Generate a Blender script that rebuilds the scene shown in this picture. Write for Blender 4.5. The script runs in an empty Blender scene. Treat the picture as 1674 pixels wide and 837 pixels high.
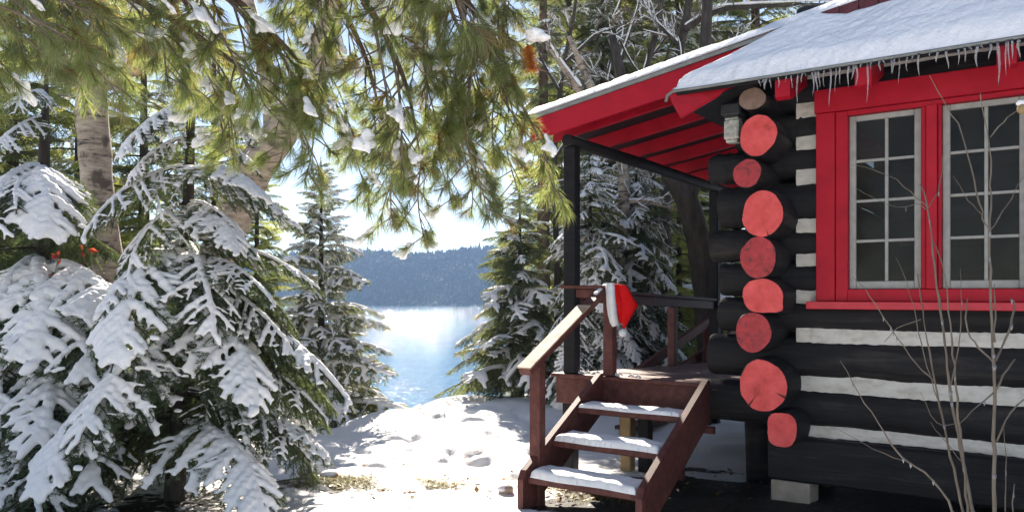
import bpy, bmesh, math, random
import numpy as np
from mathutils import Vector, Matrix

random.seed(7)
RNG = np.random.default_rng(11)
SC = bpy.context.scene
COL = SC.collection
PI = math.pi

# ------------------------------------------------------------------ camera
F, HORIZON, EYE = 1273.0, 482.0, 1.65          # focal length in photo pixels, horizon row, eye height
cam_d = bpy.data.cameras.new("camera")
cam = bpy.data.objects.new("camera", cam_d)
COL.objects.link(cam)
cam.location = (0, 0, EYE)
cam.rotation_euler = (PI / 2, 0, 0)
cam_d.sensor_width = 36.0
cam_d.lens = 36.0 * F / 1674.0
cam_d.shift_y = (HORIZON - 418.5) / 1674.0
cam_d.clip_start = 0.05
cam_d.clip_end = 3000
SC.camera = cam

# ------------------------------------------------------------------ sky and sun
SUN_AZ, SUN_EL = math.radians(-10.0), math.radians(29.0)     # azimuth from +Y towards +X
world = bpy.data.worlds.new("World")
SC.world = world
world.use_nodes = True
wn = world.node_tree
wn.nodes.clear()
w_out = wn.nodes.new("ShaderNodeOutputWorld")
w_bg = wn.nodes.new("ShaderNodeBackground")
w_sky = wn.nodes.new("ShaderNodeTexSky")
w_sky.sky_type = 'NISHITA'
w_sky.sun_disc = False
w_sky.sun_elevation = SUN_EL
w_sky.sun_rotation = SUN_AZ
w_sky.air_density = 1.0
w_sky.altitude = 1500
w_sky.dust_density = 0.0
w_sky.ozone_density = 2.0
w_bg.inputs[1].default_value = 0.06
w_hs = wn.nodes.new("ShaderNodeHueSaturation")       # the phone's neutral white balance for open shade
w_hs.inputs['Saturation'].default_value = .72
wn.links.new(w_sky.outputs[0], w_hs.inputs['Color'])
wn.links.new(w_hs.outputs[0], w_bg.inputs[0])
wn.links.new(w_bg.outputs[0], w_out.inputs[0])

sun_d = bpy.data.lights.new("sun", 'SUN')
sun_d.energy = 5.0
sun_d.angle = math.radians(0.5)
sun_d.color = (1.0, 0.90, 0.77)
sun = bpy.data.objects.new("sun", sun_d)
COL.objects.link(sun)
sdir = Vector((math.sin(SUN_AZ) * math.cos(SUN_EL), math.cos(SUN_AZ) * math.cos(SUN_EL), math.sin(SUN_EL)))
sun.rotation_euler = sdir.to_track_quat('Z', 'Y').to_euler()
sun.location = (0, 30, 40)

SC.view_settings.view_transform = 'Standard'
SC.view_settings.look = 'None'
SC.view_settings.gamma = 1.0
SC.view_settings.exposure = 1.70
SC.render.engine = 'CYCLES'
SC.cycles.max_bounces = 7
SC.cycles.diffuse_bounces = 3
SC.cycles.glossy_bounces = 3
SC.cycles.transmission_bounces = 5
SC.cycles.transparent_max_bounces = 6
SC.cycles.volume_bounces = 0
SC.cycles.caustics_reflective = False
SC.cycles.caustics_refractive = False
SC.cycles.use_denoising = True

# ------------------------------------------------------------------ helpers
def P(px, py, d):
    """The world point seen at photo pixel (px, py) at distance d along +Y."""
    return Vector(((px - 837.0) / F * d, d, EYE - (py - HORIZON) / F * d))

THETA = math.atan(883.0 / 1273.0)
EB = Vector((math.sin(THETA), math.cos(THETA), 0))     # into the cabin
ER = Vector((math.cos(THETA), -math.sin(THETA), 0))    # along the window wall to the right
ORG = Vector((463.0 / 1273.0 * 5.8, 5.8, 0))           # the cabin's near corner

def cab(a, b, z):
    return ORG + ER * a + EB * b + Vector((0, 0, z))

class MB:
    """Collects polygons; build() makes one mesh."""
    def __init__(self):
        self.v = []; self.n = 0
        self.loops = []; self.tot = []; self.mi = []; self.sm = []
    def add(self, verts, faces, mat=0, smooth=False):
        verts = np.asarray(verts, dtype=np.float32).reshape(-1, 3)
        if isinstance(faces, np.ndarray):
            f = faces + self.n
            self.loops.append(f.ravel()); self.tot.append(np.full(len(f), f.shape[1], np.int32))
            k = len(f)
        else:
            self.loops.append(np.array([i + self.n for fc in faces for i in fc], np.int32))
            self.tot.append(np.array([len(fc) for fc in faces], np.int32))
            k = len(faces)
        self.mi.append(np.full(k, mat, np.int32)); self.sm.append(np.full(k, smooth, bool))
        self.v.append(verts); self.n += len(verts)
    def box(self, lo, hi, mat=0, M=None, bevel=0.0):
        x0, y0, z0 = lo; x1, y1, z1 = hi
        if bevel > 0:
            b = min(bevel, (x1-x0)*.3, (y1-y0)*.3, (z1-z0)*.3)
            bm = bmesh.new(); bmesh.ops.create_cube(bm, size=1)
            bmesh.ops.scale(bm, vec=(x1-x0, y1-y0, z1-z0), verts=bm.verts)
            bmesh.ops.translate(bm, vec=((x0+x1)/2, (y0+y1)/2, (z0+z1)/2), verts=bm.verts)
            bmesh.ops.bevel(bm, geom=list(bm.edges), offset=b, segments=1, affect='EDGES')
            bm.verts.index_update()
            vs = np.array([v.co[:] for v in bm.verts]); fs = [[v.index for v in f.verts] for f in bm.faces]
            bm.free()
        else:
            vs = np.array([(x, y, z) for x in (x0, x1) for y in (y0, y1) for z in (z0, z1)])
            fs = [(0,1,3,2),(4,6,7,5),(0,4,5,1),(2,3,7,6),(0,2,6,4),(1,5,7,3)]
        if M is not None:
            vs = np.array([M @ Vector(v) for v in vs])
        self.add(vs, fs, mat)
    def bar(self, p0, p1, w, h, mat=0, up=(0,0,1), bevel=0.004):
        """A board from p0 to p1, w wide across and h high along up."""
        p0 = Vector(p0); p1 = Vector(p1); d = p1 - p0; L = d.length; x = d.normalized()
        y = Vector(up).cross(x).normalized(); z = x.cross(y)
        M = Matrix((x, y, z)).transposed().to_4x4(); M.translation = p0
        self.box((0, -w/2, -h/2), (L, w/2, h/2), mat, M, bevel)
    def tube(self, pts, rad, k=8, mat=0, cap=True, smooth=True, zs=1.0, noise=0.0):
        pts = np.asarray([tuple(p) for p in pts], float); n = len(pts)
        rad = np.broadcast_to(np.asarray(rad, float), (n,))
        t = np.gradient(pts, axis=0); t /= np.linalg.norm(t, axis=1)[:, None] + 1e-9
        ref = np.array([0, 0, 1.0]) if abs(t[:, 2]).mean() < .85 else np.array([1.0, 0, 0])
        u = np.cross(ref, t); u /= np.linalg.norm(u, axis=1)[:, None] + 1e-9
        w = np.cross(t, u)
        an = np.linspace(0, 2*PI, k, endpoint=False)
        r = rad[:, None] * np.ones(k)
        if noise: r = r * (1 + noise * RNG.standard_normal((n, k)))
        ring = pts[:, None, :] + r[..., None] * (np.cos(an)[None, :, None]*u[:, None, :] + zs*np.sin(an)[None, :, None]*w[:, None, :])
        i = np.arange(n-1)[:, None]*k; j = np.arange(k)[None, :]; j2 = (j+1) % k
        q = np.stack([i+j, i+j2, i+k+j2, i+k+j], -1).reshape(-1, 4)
        self.add(ring.reshape(-1, 3), q, mat, smooth)
        if cap:
            m = self.n
            self.loops.append(np.array(list(range(m-n*k, m-n*k+k))[::-1] + list(range(m-k, m)), np.int32))
            self.tot.append(np.array([k, k], np.int32)); self.mi.append(np.full(2, mat, np.int32)); self.sm.append(np.zeros(2, bool))
    def mesh(self, name, mats):
        me = bpy.data.meshes.new(name)
        v = np.concatenate(self.v) if self.v else np.zeros((0, 3), np.float32)
        lp = np.concatenate(self.loops).astype(np.int32); tot = np.concatenate(self.tot)
        me.vertices.add(len(v)); me.vertices.foreach_set("co", v.astype(np.float32).ravel())
        me.loops.add(len(lp)); me.loops.foreach_set("vertex_index", lp)
        me.polygons.add(len(tot))
        me.polygons.foreach_set("loop_start", np.concatenate([[0], np.cumsum(tot)[:-1]]).astype(np.int32))
        me.polygons.foreach_set("material_index", np.concatenate(self.mi))
        me.polygons.foreach_set("use_smooth", np.concatenate(self.sm))
        for m in (mats if isinstance(mats, (list, tuple)) else [mats]): me.materials.append(m)
        me.update(calc_edges=True); me.validate()
        return me
    def build(self, name, mats, parent=None, M=None):
        return link(name, self.mesh(name, mats), parent, M)

def link(name, me, parent=None, M=None):
    o = bpy.data.objects.new(name, me); COL.objects.link(o)
    if parent is not None: o.parent = parent
    if M is not None: o.matrix_local = M
    return o

def tag(o, label=None, cat=None, group=None, kind=None):
    if label: o["label"] = label
    if cat: o["category"] = cat
    if group: o["group"] = group
    if kind: o["kind"] = kind
    return o

def thing(name, label, cat, loc=(0, 0, 0), rz=0.0, group=None):
    o = bpy.data.objects.new(name, None); COL.objects.link(o)
    o.empty_display_size = .2
    o.location = loc; o.rotation_euler = (0, 0, rz)
    return tag(o, label, cat, group)

def remeshed(mb, voxel, name, mat, smooth_it=4, disp=0.0, tex=None):
    """Melts overlapping lumps into one skin: how wet snow lies on twigs."""
    me = mb.mesh(name + "_raw", mat)
    o = bpy.data.objects.new("raw", me); COL.objects.link(o)
    m = o.modifiers.new("r", 'REMESH'); m.mode = 'VOXEL'; m.voxel_size = voxel
    if smooth_it:
        s = o.modifiers.new("s", 'SMOOTH'); s.factor = .5; s.iterations = smooth_it
    dg = bpy.context.evaluated_depsgraph_get(); dg.update()
    out = bpy.data.meshes.new_from_object(o.evaluated_get(dg))
    bpy.data.objects.remove(o); bpy.data.meshes.remove(me)
    out.name = name
    if disp:
        n = len(out.vertices); co = np.empty(n*3, np.float32); out.vertices.foreach_get("co", co); co = co.reshape(-1, 3)
        no = np.empty(n*3, np.float32); out.vertices.foreach_get("normal", no); no = no.reshape(-1, 3)
        ph = co * (2*PI/0.05)
        w = np.sin(ph[:, 0]+1.3*np.sin(ph[:, 1]*.6)) * np.sin(ph[:, 1]*.9+.7) + .6*np.sin(ph[:, 0]*.37+ph[:, 2]*1.1+2)
        co += no * (disp*w)[:, None]
        out.vertices.foreach_set("co", co.ravel())
    out.polygons.foreach_set("use_smooth", np.ones(len(out.polygons), bool))
    out.materials.clear(); out.materials.append(mat)
    out.update()
    return out

# ------------------------------------------------------------------ materials
def mat(name):
    m = bpy.data.materials.new(name); m.use_nodes = True
    nt = m.node_tree; nt.nodes.clear()
    out = nt.nodes.new("ShaderNodeOutputMaterial")
    return m, nt, out

def N(nt, t, **kw):
    n = nt.nodes.new(t)
    for k, v in kw.items():
        if k in n.inputs: n.inputs[k].default_value = v
        else: setattr(n, k, v)
    return n

def coords(nt, scale=(1, 1, 1), kind='Object'):
    tc = N(nt, "ShaderNodeTexCoord"); mp = N(nt, "ShaderNodeMapping"); mp.inputs['Scale'].default_value = scale
    nt.links.new(tc.outputs[kind], mp.inputs[0])
    return mp.outputs[0]

def ramp(nt, fac, stops):
    r = N(nt, "ShaderNodeValToRGB"); cr = r.color_ramp
    while len(cr.elements) < len(stops): cr.elements.new(.5)
    for e, (p, c) in zip(cr.elements, stops):
        e.position = p; e.color = (*c, 1) if len(c) == 3 else c
    nt.links.new(fac, r.inputs[0])
    return r.outputs[0]

def noise(nt, co, scale, detail=4, rough=.55, dist=0.0):
    n = N(nt, "ShaderNodeTexNoise"); n.inputs['Scale'].default_value = scale; n.inputs['Detail'].default_value = detail
    n.inputs['Roughness'].default_value = rough; n.inputs['Distortion'].default_value = dist
    nt.links.new(co, n.inputs['Vector'])
    return n.outputs[0]

def bump(nt, h, strength, dist=.01):
    b = N(nt, "ShaderNodeBump"); b.inputs['Strength'].default_value = strength; b.inputs['Distance'].default_value = dist
    nt.links.new(h, b.inputs['Height'])
    return b.outputs[0]

def solid(name, stops, scale=8, stretch=(1, 1, 1), rough=.6, bstr=.3, bdist=.004, bscale=40, detail=6, spec=.4, coord='Object', rand=0.0, dist=0.0):
    m, nt, out = mat(name)
    p = N(nt, "ShaderNodeBsdfPrincipled")
    p.inputs['Roughness'].default_value = rough; p.inputs['Specular IOR Level'].default_value = spec
    co = coords(nt, stretch, coord)
    n1 = noise(nt, co, scale, detail, .6, dist)
    c = ramp(nt, n1, stops)
    if rand:
        oi = N(nt, "ShaderNodeObjectInfo"); hs = N(nt, "ShaderNodeHueSaturation")
        mr = N(nt, "ShaderNodeMapRange"); mr.inputs[3].default_value = 1-rand; mr.inputs[4].default_value = 1+rand
        nt.links.new(oi.outputs['Random'], mr.inputs[0]); nt.links.new(mr.outputs[0], hs.inputs['Value'])
        nt.links.new(c, hs.inputs['Color']); c = hs.outputs[0]
    nt.links.new(c, p.inputs['Base Color'])
    n2 = noise(nt, co, bscale, 5, .6)
    nt.links.new(bump(nt, n2, bstr, bdist), p.inputs['Normal'])
    nt.links.new(p.outputs[0], out.inputs[0])
    return m

M = {}
M['black_log'] = solid('black stained log', [(.25, (.007, .0065, .007)), (.55, (.012, .011, .012)), (.75, (.022, .019, .019)), (.95, (.045, .038, .034))],
                       scale=5, stretch=(1, 1, 3), rough=.66, bstr=.6, bdist=.008, bscale=18, spec=.18)
def log_mat(name, stretch):
    m, nt, out = mat(name)
    p = N(nt, "ShaderNodeBsdfPrincipled"); p.inputs['Roughness'].default_value = .62; p.inputs['Specular IOR Level'].default_value = .22
    co = coords(nt, stretch); n1 = noise(nt, co, 1.6, 8, .68, .4); n2 = noise(nt, coords(nt), 2.2, 4, .6)
    ad = N(nt, "ShaderNodeMath", operation='MULTIPLY_ADD'); nt.links.new(n2, ad.inputs[0]); ad.inputs[1].default_value = .5; nt.links.new(n1, ad.inputs[2])
    c = ramp(nt, ad.outputs[0], [(.46, (.004, .004, .0045)), (.60, (.012, .011, .012)), (.80, (.020, .018, .018)), (.97, (.050, .042, .036))])
    nt.links.new(c, p.inputs['Base Color'])
    nt.links.new(bump(nt, n1, .8, .018), p.inputs['Normal']); nt.links.new(p.outputs[0], out.inputs[0])
    return m
M['black_log'] = log_mat('black stained wall log', (.8, 9, 9))
M['black_stub'] = log_mat('black stained side wall log', (9, .8, 9))
M['black_wood'] = solid('black stained board', [(.3, (.008, .0075, .008)), (.7, (.017, .015, .016))], scale=6, stretch=(1, 1, 6), rough=.65, bstr=.35, bscale=30, spec=.25)
M['red_end'] = solid('red painted log end', [(.24, (.32, .03, .03)), (.36, (.66, .075, .07)), (.7, (.76, .10, .095))], scale=9, rough=.5, bstr=.5, bdist=.003, bscale=60, rand=.12)
M['red_end_worn'] = solid('weathered red log end', [(.33, (.10, .035, .03)), (.46, (.36, .035, .04)), (.62, (.46, .045, .05)), (.8, (.54, .08, .08))], scale=14, rough=.6, bstr=.7, bdist=.004, bscale=50, dist=1.0)
def end_mat_(name, stops, scale, dist, crackw):
    m, nt, out = mat(name)
    p = N(nt, "ShaderNodeBsdfPrincipled"); p.inputs['Roughness'].default_value = .55; p.inputs['Specular IOR Level'].default_value = .35
    co = coords(nt); oi = N(nt, "ShaderNodeObjectInfo")
    off = N(nt, "ShaderNodeVectorMath", operation='MULTIPLY_ADD'); off.inputs[1].default_value = (1, 1, 1); nt.links.new(co, off.inputs[0])
    cb = N(nt, "ShaderNodeCombineXYZ"); ml = N(nt, "ShaderNodeMath", operation='MULTIPLY'); ml.inputs[1].default_value = 40; nt.links.new(oi.outputs['Random'], ml.inputs[0])
    nt.links.new(ml.outputs[0], cb.inputs[0]); nt.links.new(cb.outputs[0], off.inputs[2])
    n1 = noise(nt, off.outputs[0], scale, 6, .62, dist); c = ramp(nt, n1, stops)
    # radial checks that open towards the rim
    sp = N(nt, "ShaderNodeSeparateXYZ"); nt.links.new(co, sp.inputs[0])
    at = N(nt, "ShaderNodeMath", operation='ARCTAN2'); nt.links.new(sp.outputs[0], at.inputs[0]); nt.links.new(sp.outputs[2], at.inputs[1])
    ln = N(nt, "ShaderNodeVectorMath", operation='LENGTH'); nt.links.new(co, ln.inputs[0])
    cv = N(nt, "ShaderNodeCombineXYZ"); ms = N(nt, "ShaderNodeMath", operation='MULTIPLY'); ms.inputs[1].default_value = 2.6; nt.links.new(at.outputs[0], ms.inputs[0])
    nt.links.new(ms.outputs[0], cv.inputs[0]); nt.links.new(ln.outputs['Value'], cv.inputs[1]); nt.links.new(ml.outputs[0], cv.inputs[2])
    n2 = noise(nt, cv.outputs[0], 2.2, 3, .5)
    w = N(nt, "ShaderNodeMath", operation='MULTIPLY'); w.inputs[1].default_value = crackw; nt.links.new(ln.outputs['Value'], w.inputs[0])
    ad = N(nt, "ShaderNodeMath", operation='ADD'); nt.links.new(n2, ad.inputs[0]); nt.links.new(w.outputs[0], ad.inputs[1])
    k = ramp(nt, ad.outputs[0], [(.80, (1, 1, 1)), (.84, (.12, .08, .08))])
    mx = N(nt, "ShaderNodeMix", data_type='RGBA', blend_type='MULTIPLY'); mx.inputs[0].default_value = 1; nt.links.new(c, mx.inputs[6]); nt.links.new(k, mx.inputs[7])
    nt.links.new(mx.outputs[2], p.inputs['Base Color'])
    wv = N(nt, "ShaderNodeTexWave", wave_type='RINGS', rings_direction='Y'); wv.inputs['Scale'].default_value = 22; wv.inputs['Distortion'].default_value = 2.5; wv.inputs['Detail'].default_value = 2
    nt.links.new(co, wv.inputs[0])
    hh = N(nt, "ShaderNodeMath", operation='MULTIPLY_ADD'); nt.links.new(wv.outputs['Fac'], hh.inputs[0]); hh.inputs[1].default_value = .5; nt.links.new(noise(nt, co, 50, 5), hh.inputs[2])
    nt.links.new(bump(nt, hh.outputs[0], .45, .004), p.inputs['Normal']); nt.links.new(p.outputs[0], out.inputs[0])
    return m
M['red_end'] = end_mat_('red painted log end', [(.26, (.36, .035, .035)), (.40, (.62, .065, .06)), (.7, (.80, .115, .11))], 9, 0, .8)
M['red_end_worn'] = end_mat_('weathered red log end', [(.33, (.10, .035, .03)), (.46, (.36, .035, .04)), (.62, (.46, .045, .05)), (.8, (.54, .08, .08))], 14, 1.0, 1.2)
M['bare_end'] = solid('bare log end', [(.3, (.16, .10, .07)), (.6, (.26, .17, .13)), (.8, (.33, .23, .18))], scale=16, rough=.8, bstr=.6, bscale=60)
M['red_trim'] = solid('red painted trim', [(.25, (.30, .003, .014)), (.5, (.41, .004, .018)), (.8, (.48, .009, .024))], scale=6, stretch=(1, 1, 1), rough=.5, bstr=.3, bdist=.003, bscale=45, spec=.25)
M['red_sill'] = solid('red painted sill', [(.25, (.45, .02, .035)), (.6, (.60, .035, .05))], scale=8, rough=.45, bstr=.3, bdist=.002, bscale=45)
M['maroon'] = solid('maroon stained timber', [(.22, (.045, .014, .012)), (.5, (.105, .032, .025)), (.8, (.17, .06, .045))], scale=5, stretch=(3, 3, 3), rough=.58, bstr=.4, bdist=.003, bscale=50, spec=.35, dist=.4)
M['sunlit_rail_top'] = solid('sunlit pale rail top', [(.28, (.16, .06, .045)), (.42, (.40, .27, .18)), (.75, (.58, .45, .32))], scale=10, stretch=(1, 1, 1), rough=.7, bstr=.5, bscale=60)  # pale wood with the sunlight on the handrail painted into its colour
M['deck'] = solid('deck boards', [(.3, (.10, .05, .045)), (.55, (.17, .085, .072)), (.8, (.26, .16, .14))], scale=5, rough=.6, bstr=.4, bscale=50)
M['tan_wood'] = solid('pale pressure treated timber', [(.3, (.24, .16, .075)), (.7, (.36, .25, .12))], scale=7, rough=.75, bstr=.4)
M['stone'] = solid('grey brown footing block', [(.3, (.26, .215, .17)), (.7, (.40, .34, .27))], scale=9, rough=.85, bstr=.7, bscale=40)
M['chink'] = solid('pale mortar chinking', [(.25, (.42, .38, .32)), (.5, (.64, .60, .53)), (.8, (.74, .70, .63))], scale=7, stretch=(1, 1, 2), rough=.85, bstr=.8, bdist=.008, bscale=22, spec=.2)
M['sash'] = solid('grey white sash paint', [(.25, (.26, .255, .23)), (.6, (.37, .36, .33))], scale=14, rough=.6, bstr=.5, bdist=.002, bscale=60)
M['shingle'] = solid('maroon shingles', [(.3, (.07, .02, .026)), (.7, (.14, .04, .05))], scale=20, rough=.85, bstr=.6)
M['felt_edge'] = solid('grey metal drip edge', [(.3, (.16, .17, .16)), (.7, (.28, .29, .27))], scale=9, rough=.5, bstr=.3)
M['soil'] = solid('dark bare soil', [(.3, (.022, .018, .014)), (.6, (.05, .04, .03)), (.85, (.10, .08, .05))], scale=14, rough=.95, bstr=1.0, bdist=.02, bscale=25)
M['bark_dark'] = solid('dark conifer bark', [(.3, (.028, .022, .018)), (.6, (.065, .052, .043)), (.85, (.13, .105, .085))], scale=14, stretch=(1, 1, .25), rough=.9, bstr=1.0, bdist=.02, bscale=16)
M['bark_brown'] = solid('brown pine bark', [(.3, (.06, .04, .03)), (.6, (.15, .10, .075)), (.85, (.26, .19, .15))], scale=14, stretch=(1, 1, .35), rough=.9, bstr=1.0, bdist=.02, bscale=16)
M['twig'] = solid('grey brown twig', [(.3, (.10, .075, .055)), (.7, (.22, .175, .13))], scale=20, rough=.8, bstr=.4)
M['sapling'] = solid('sapling bark', [(.3, (.09, .07, .052)), (.6, (.18, .145, .11)), (.85, (.30, .26, .21))], scale=18, stretch=(1, 1, .3), rough=.6, bstr=.5)
M['leaf_orange'] = solid('dead orange needles', [(.3, (.42, .12, .02)), (.7, (.62, .26, .05))], scale=20, rough=.7, bstr=.1)
M['lamp_black'] = solid('black lamp housing', [(.3, (.015, .015, .016)), (.7, (.03, .03, .03))], scale=9, rough=.5, bstr=.2)

def birch_mat():
    m, nt, out = mat('birch bark')
    p = N(nt, "ShaderNodeBsdfPrincipled"); p.inputs['Roughness'].default_value = .7
    co = coords(nt, (2.5, 2.5, 12)); n = noise(nt, co, 2.2, 6, .65, .3)
    c1 = ramp(nt, n, [(.36, (.03, .026, .022)), (.43, (.28, .215, .16)), (.62, (.45, .365, .28)), (.85, (.60, .53, .44))])
    co2 = coords(nt, (1, 1, 1.2)); n2 = noise(nt, co2, 5, 5, .6)
    mk = ramp(nt, n2, [(.56, (0, 0, 0)), (.64, (1, 1, 1))])
    mx = N(nt, "ShaderNodeMix", data_type='RGBA'); nt.links.new(mk, mx.inputs[0]); nt.links.new(c1, mx.inputs[6])
    mx.inputs[7].default_value = (.10, .075, .055, 1)
    nt.links.new(mx.outputs[2], p.inputs['Base Color'])
    nt.links.new(bump(nt, n, .6, .01), p.inputs['Normal']); nt.links.new(p.outputs[0], out.inputs[0])
    return m
M['birch'] = birch_mat()
M['birch_peel'] = solid('peeling orange birch bark', [(.3, (.20, .10, .05)), (.7, (.36, .21, .12))], scale=9, rough=.75, bstr=.5)

def snow_mat(name, col=(.87, .865, .87), bs=.35, sc=60, big=6, bd=.01):
    m, nt, out = mat(name)
    p = N(nt, "ShaderNodeBsdfPrincipled"); p.inputs['Roughness'].default_value = .65; p.inputs['Specular IOR Level'].default_value = .25
    p.inputs['Base Color'].default_value = (*col, 1)
    co = coords(nt, (1, 1, 1))
    a = noise(nt, co, sc, 4, .65); b = noise(nt, co, big, 4, .55)
    ad = N(nt, "ShaderNodeMath", operation='MULTIPLY_ADD'); nt.links.new(b, ad.inputs[0]); ad.inputs[1].default_value = 1.6; nt.links.new(a, ad.inputs[2])
    nt.links.new(bump(nt, ad.outputs[0], bs, bd), p.inputs['Normal']); nt.links.new(p.outputs[0], out.inputs[0])
    return m
M['snow'] = snow_mat('snow')
M['snow_tree'] = snow_mat('clinging snow', (.88, .865, .86), .45, 70, 18, .012)
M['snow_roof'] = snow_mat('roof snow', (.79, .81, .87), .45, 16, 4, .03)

def needle_mat(name, base, trans, tf, hue=.03, val=.35):
    m, nt, out = mat(name)
    d = N(nt, "ShaderNodeBsdfDiffuse"); t = N(nt, "ShaderNodeBsdfTranslucent"); g = N(nt, "ShaderNodeBsdfGlossy")
    g.inputs['Roughness'].default_value = .45; g.inputs['Color'].default_value = (.8, .85, .75, 1)
    geo = N(nt, "ShaderNodeNewGeometry"); oi = N(nt, "ShaderNodeObjectInfo")
    ad = N(nt, "ShaderNodeMath", operation='ADD'); nt.links.new(geo.outputs['Random Per Island'], ad.inputs[0]); nt.links.new(oi.outputs['Random'], ad.inputs[1])
    for col, sh in ((base, d), (trans, t)):
        hs = N(nt, "ShaderNodeHueSaturation"); hs.inputs['Color'].default_value = (*col, 1)
        mr = N(nt, "ShaderNodeMapRange"); mr.inputs[2].default_value = 2; mr.inputs[3].default_value = 1-val; mr.inputs[4].default_value = 1+val
        nt.links.new(ad.outputs[0], mr.inputs[0]); nt.links.new(mr.outputs[0], hs.inputs['Value'])
        mh = N(nt, "ShaderNodeMapRange"); mh.inputs[3].default_value = .5-hue; mh.inputs[4].default_value = .5+hue
        nt.links.new(geo.outputs['Random Per Island'], mh.inputs[0]); nt.links.new(mh.outputs[0], hs.inputs['Hue'])
        nt.links.new(hs.outputs[0], sh.inputs[0])
    mx = N(nt, "ShaderNodeMixShader"); mx.inputs[0].default_value = tf
    nt.links.new(d.outputs[0], mx.inputs[1]); nt.links.new(t.outputs[0], mx.inputs[2])
    m2 = N(nt, "ShaderNodeMixShader"); m2.inputs[0].default_value = .06
    nt.links.new(mx.outputs[0], m2.inputs[1]); nt.links.new(g.outputs[0], m2.inputs[2]); nt.links.new(m2.outputs[0], out.inputs[0])
    return m
M['spruce'] = needle_mat('spruce needles', (.055, .085, .045), (.18, .23, .06), .4)
M['pine'] = needle_mat('white pine needles', (.125, .15, .07), (.42, .47, .13), .55, .05, .5)
M['pine_dead'] = needle_mat('dead pine needles', (.20, .10, .035), (.42, .20, .05), .45)
M['hemlock'] = needle_mat('sunlit green needles', (.15, .17, .055), (.58, .60, .15), .6, .03, .35)
M['fir'] = needle_mat('fir needles', (.085, .11, .06), (.30, .33, .10), .5)
M['sumac'] = needle_mat('red sumac leaves', (.42, .035, .02), (.75, .09, .04), .5, .02, .3)
M['dry_leaf'] = needle_mat('dry leaves', (.20, .11, .04), (.35, .18, .05), .4, .03, .4)
M['dry_grass'] = needle_mat('dry yellow grass', (.22, .17, .05), (.40, .30, .07), .4, .03, .4)

def glassy(name, col, rough, ior=1.31, trans=1.0):
    m, nt, out = mat(name)
    p = N(nt, "ShaderNodeBsdfPrincipled"); p.inputs['Base Color'].default_value = (*col, 1)
    p.inputs['Roughness'].default_value = rough; p.inputs['IOR'].default_value = ior; p.inputs['Transmission Weight'].default_value = trans
    co = coords(nt); nt.links.new(bump(nt, noise(nt, co, 40, 3), .25, .004), p.inputs['Normal'])
    nt.links.new(p.outputs[0], out.inputs[0])
    return m
M['ice'] = glassy('cloudy ice', (.93, .94, .95), .14, 1.31, .75)
def pane_mat():
    m, nt, out = mat('dusty window glass')
    t = N(nt, "ShaderNodeBsdfTransparent"); g = N(nt, "ShaderNodeBsdfGlossy"); d = N(nt, "ShaderNodeBsdfDiffuse")
    t.inputs[0].default_value = (.55, .57, .55, 1); g.inputs['Roughness'].default_value = .06
    co = coords(nt); n = noise(nt, co, 6, 6, .7)
    c = ramp(nt, n, [(.35, (.03, .029, .024)), (.8, (.085, .08, .066))]); nt.links.new(c, d.inputs[0])
    fr = N(nt, "ShaderNodeFresnel"); fr.inputs[0].default_value = 1.45
    ml = N(nt, "ShaderNodeMath", operation='MULTIPLY'); ml.inputs[1].default_value = .35; nt.links.new(fr.outputs[0], ml.inputs[0])
    nt.links.new(bump(nt, noise(nt, co, 3, 2), .06, .02), g.inputs['Normal'])
    a = N(nt, "ShaderNodeMixShader"); a.inputs[0].default_value = .35
    nt.links.new(t.outputs[0], a.inputs[1]); nt.links.new(d.outputs[0], a.inputs[2])
    b = N(nt, "ShaderNodeMixShader"); nt.links.new(ml.outputs[0], b.inputs[0]); nt.links.new(a.outputs[0], b.inputs[1]); nt.links.new(g.outputs[0], b.inputs[2])
    nt.links.new(b.outputs[0], out.inputs[0])
    return m
M['pane'] = pane_mat()
M['lamp_glass'] = solid('frosted ribbed lamp glass', [(.35, (.30, .28, .24)), (.6, (.55, .53, .47)), (.75, (.75, .72, .65))], scale=30, stretch=(1, 1, 1), rough=.25, bstr=.6, bdist=.004, bscale=60, spec=.6)
M['felt'] = solid('red felt', [(.3, (.50, .004, .006)), (.7, (.62, .010, .010))], scale=20, rough=.9, bstr=.4, bdist=.003, bscale=160, spec=.15)
M['plush'] = solid('white plush', [(.3, (.70, .72, .74)), (.7, (.85, .86, .87))], scale=60, rough=.95, bstr=1.0, bdist=.012, bscale=90, spec=.1)

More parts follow.
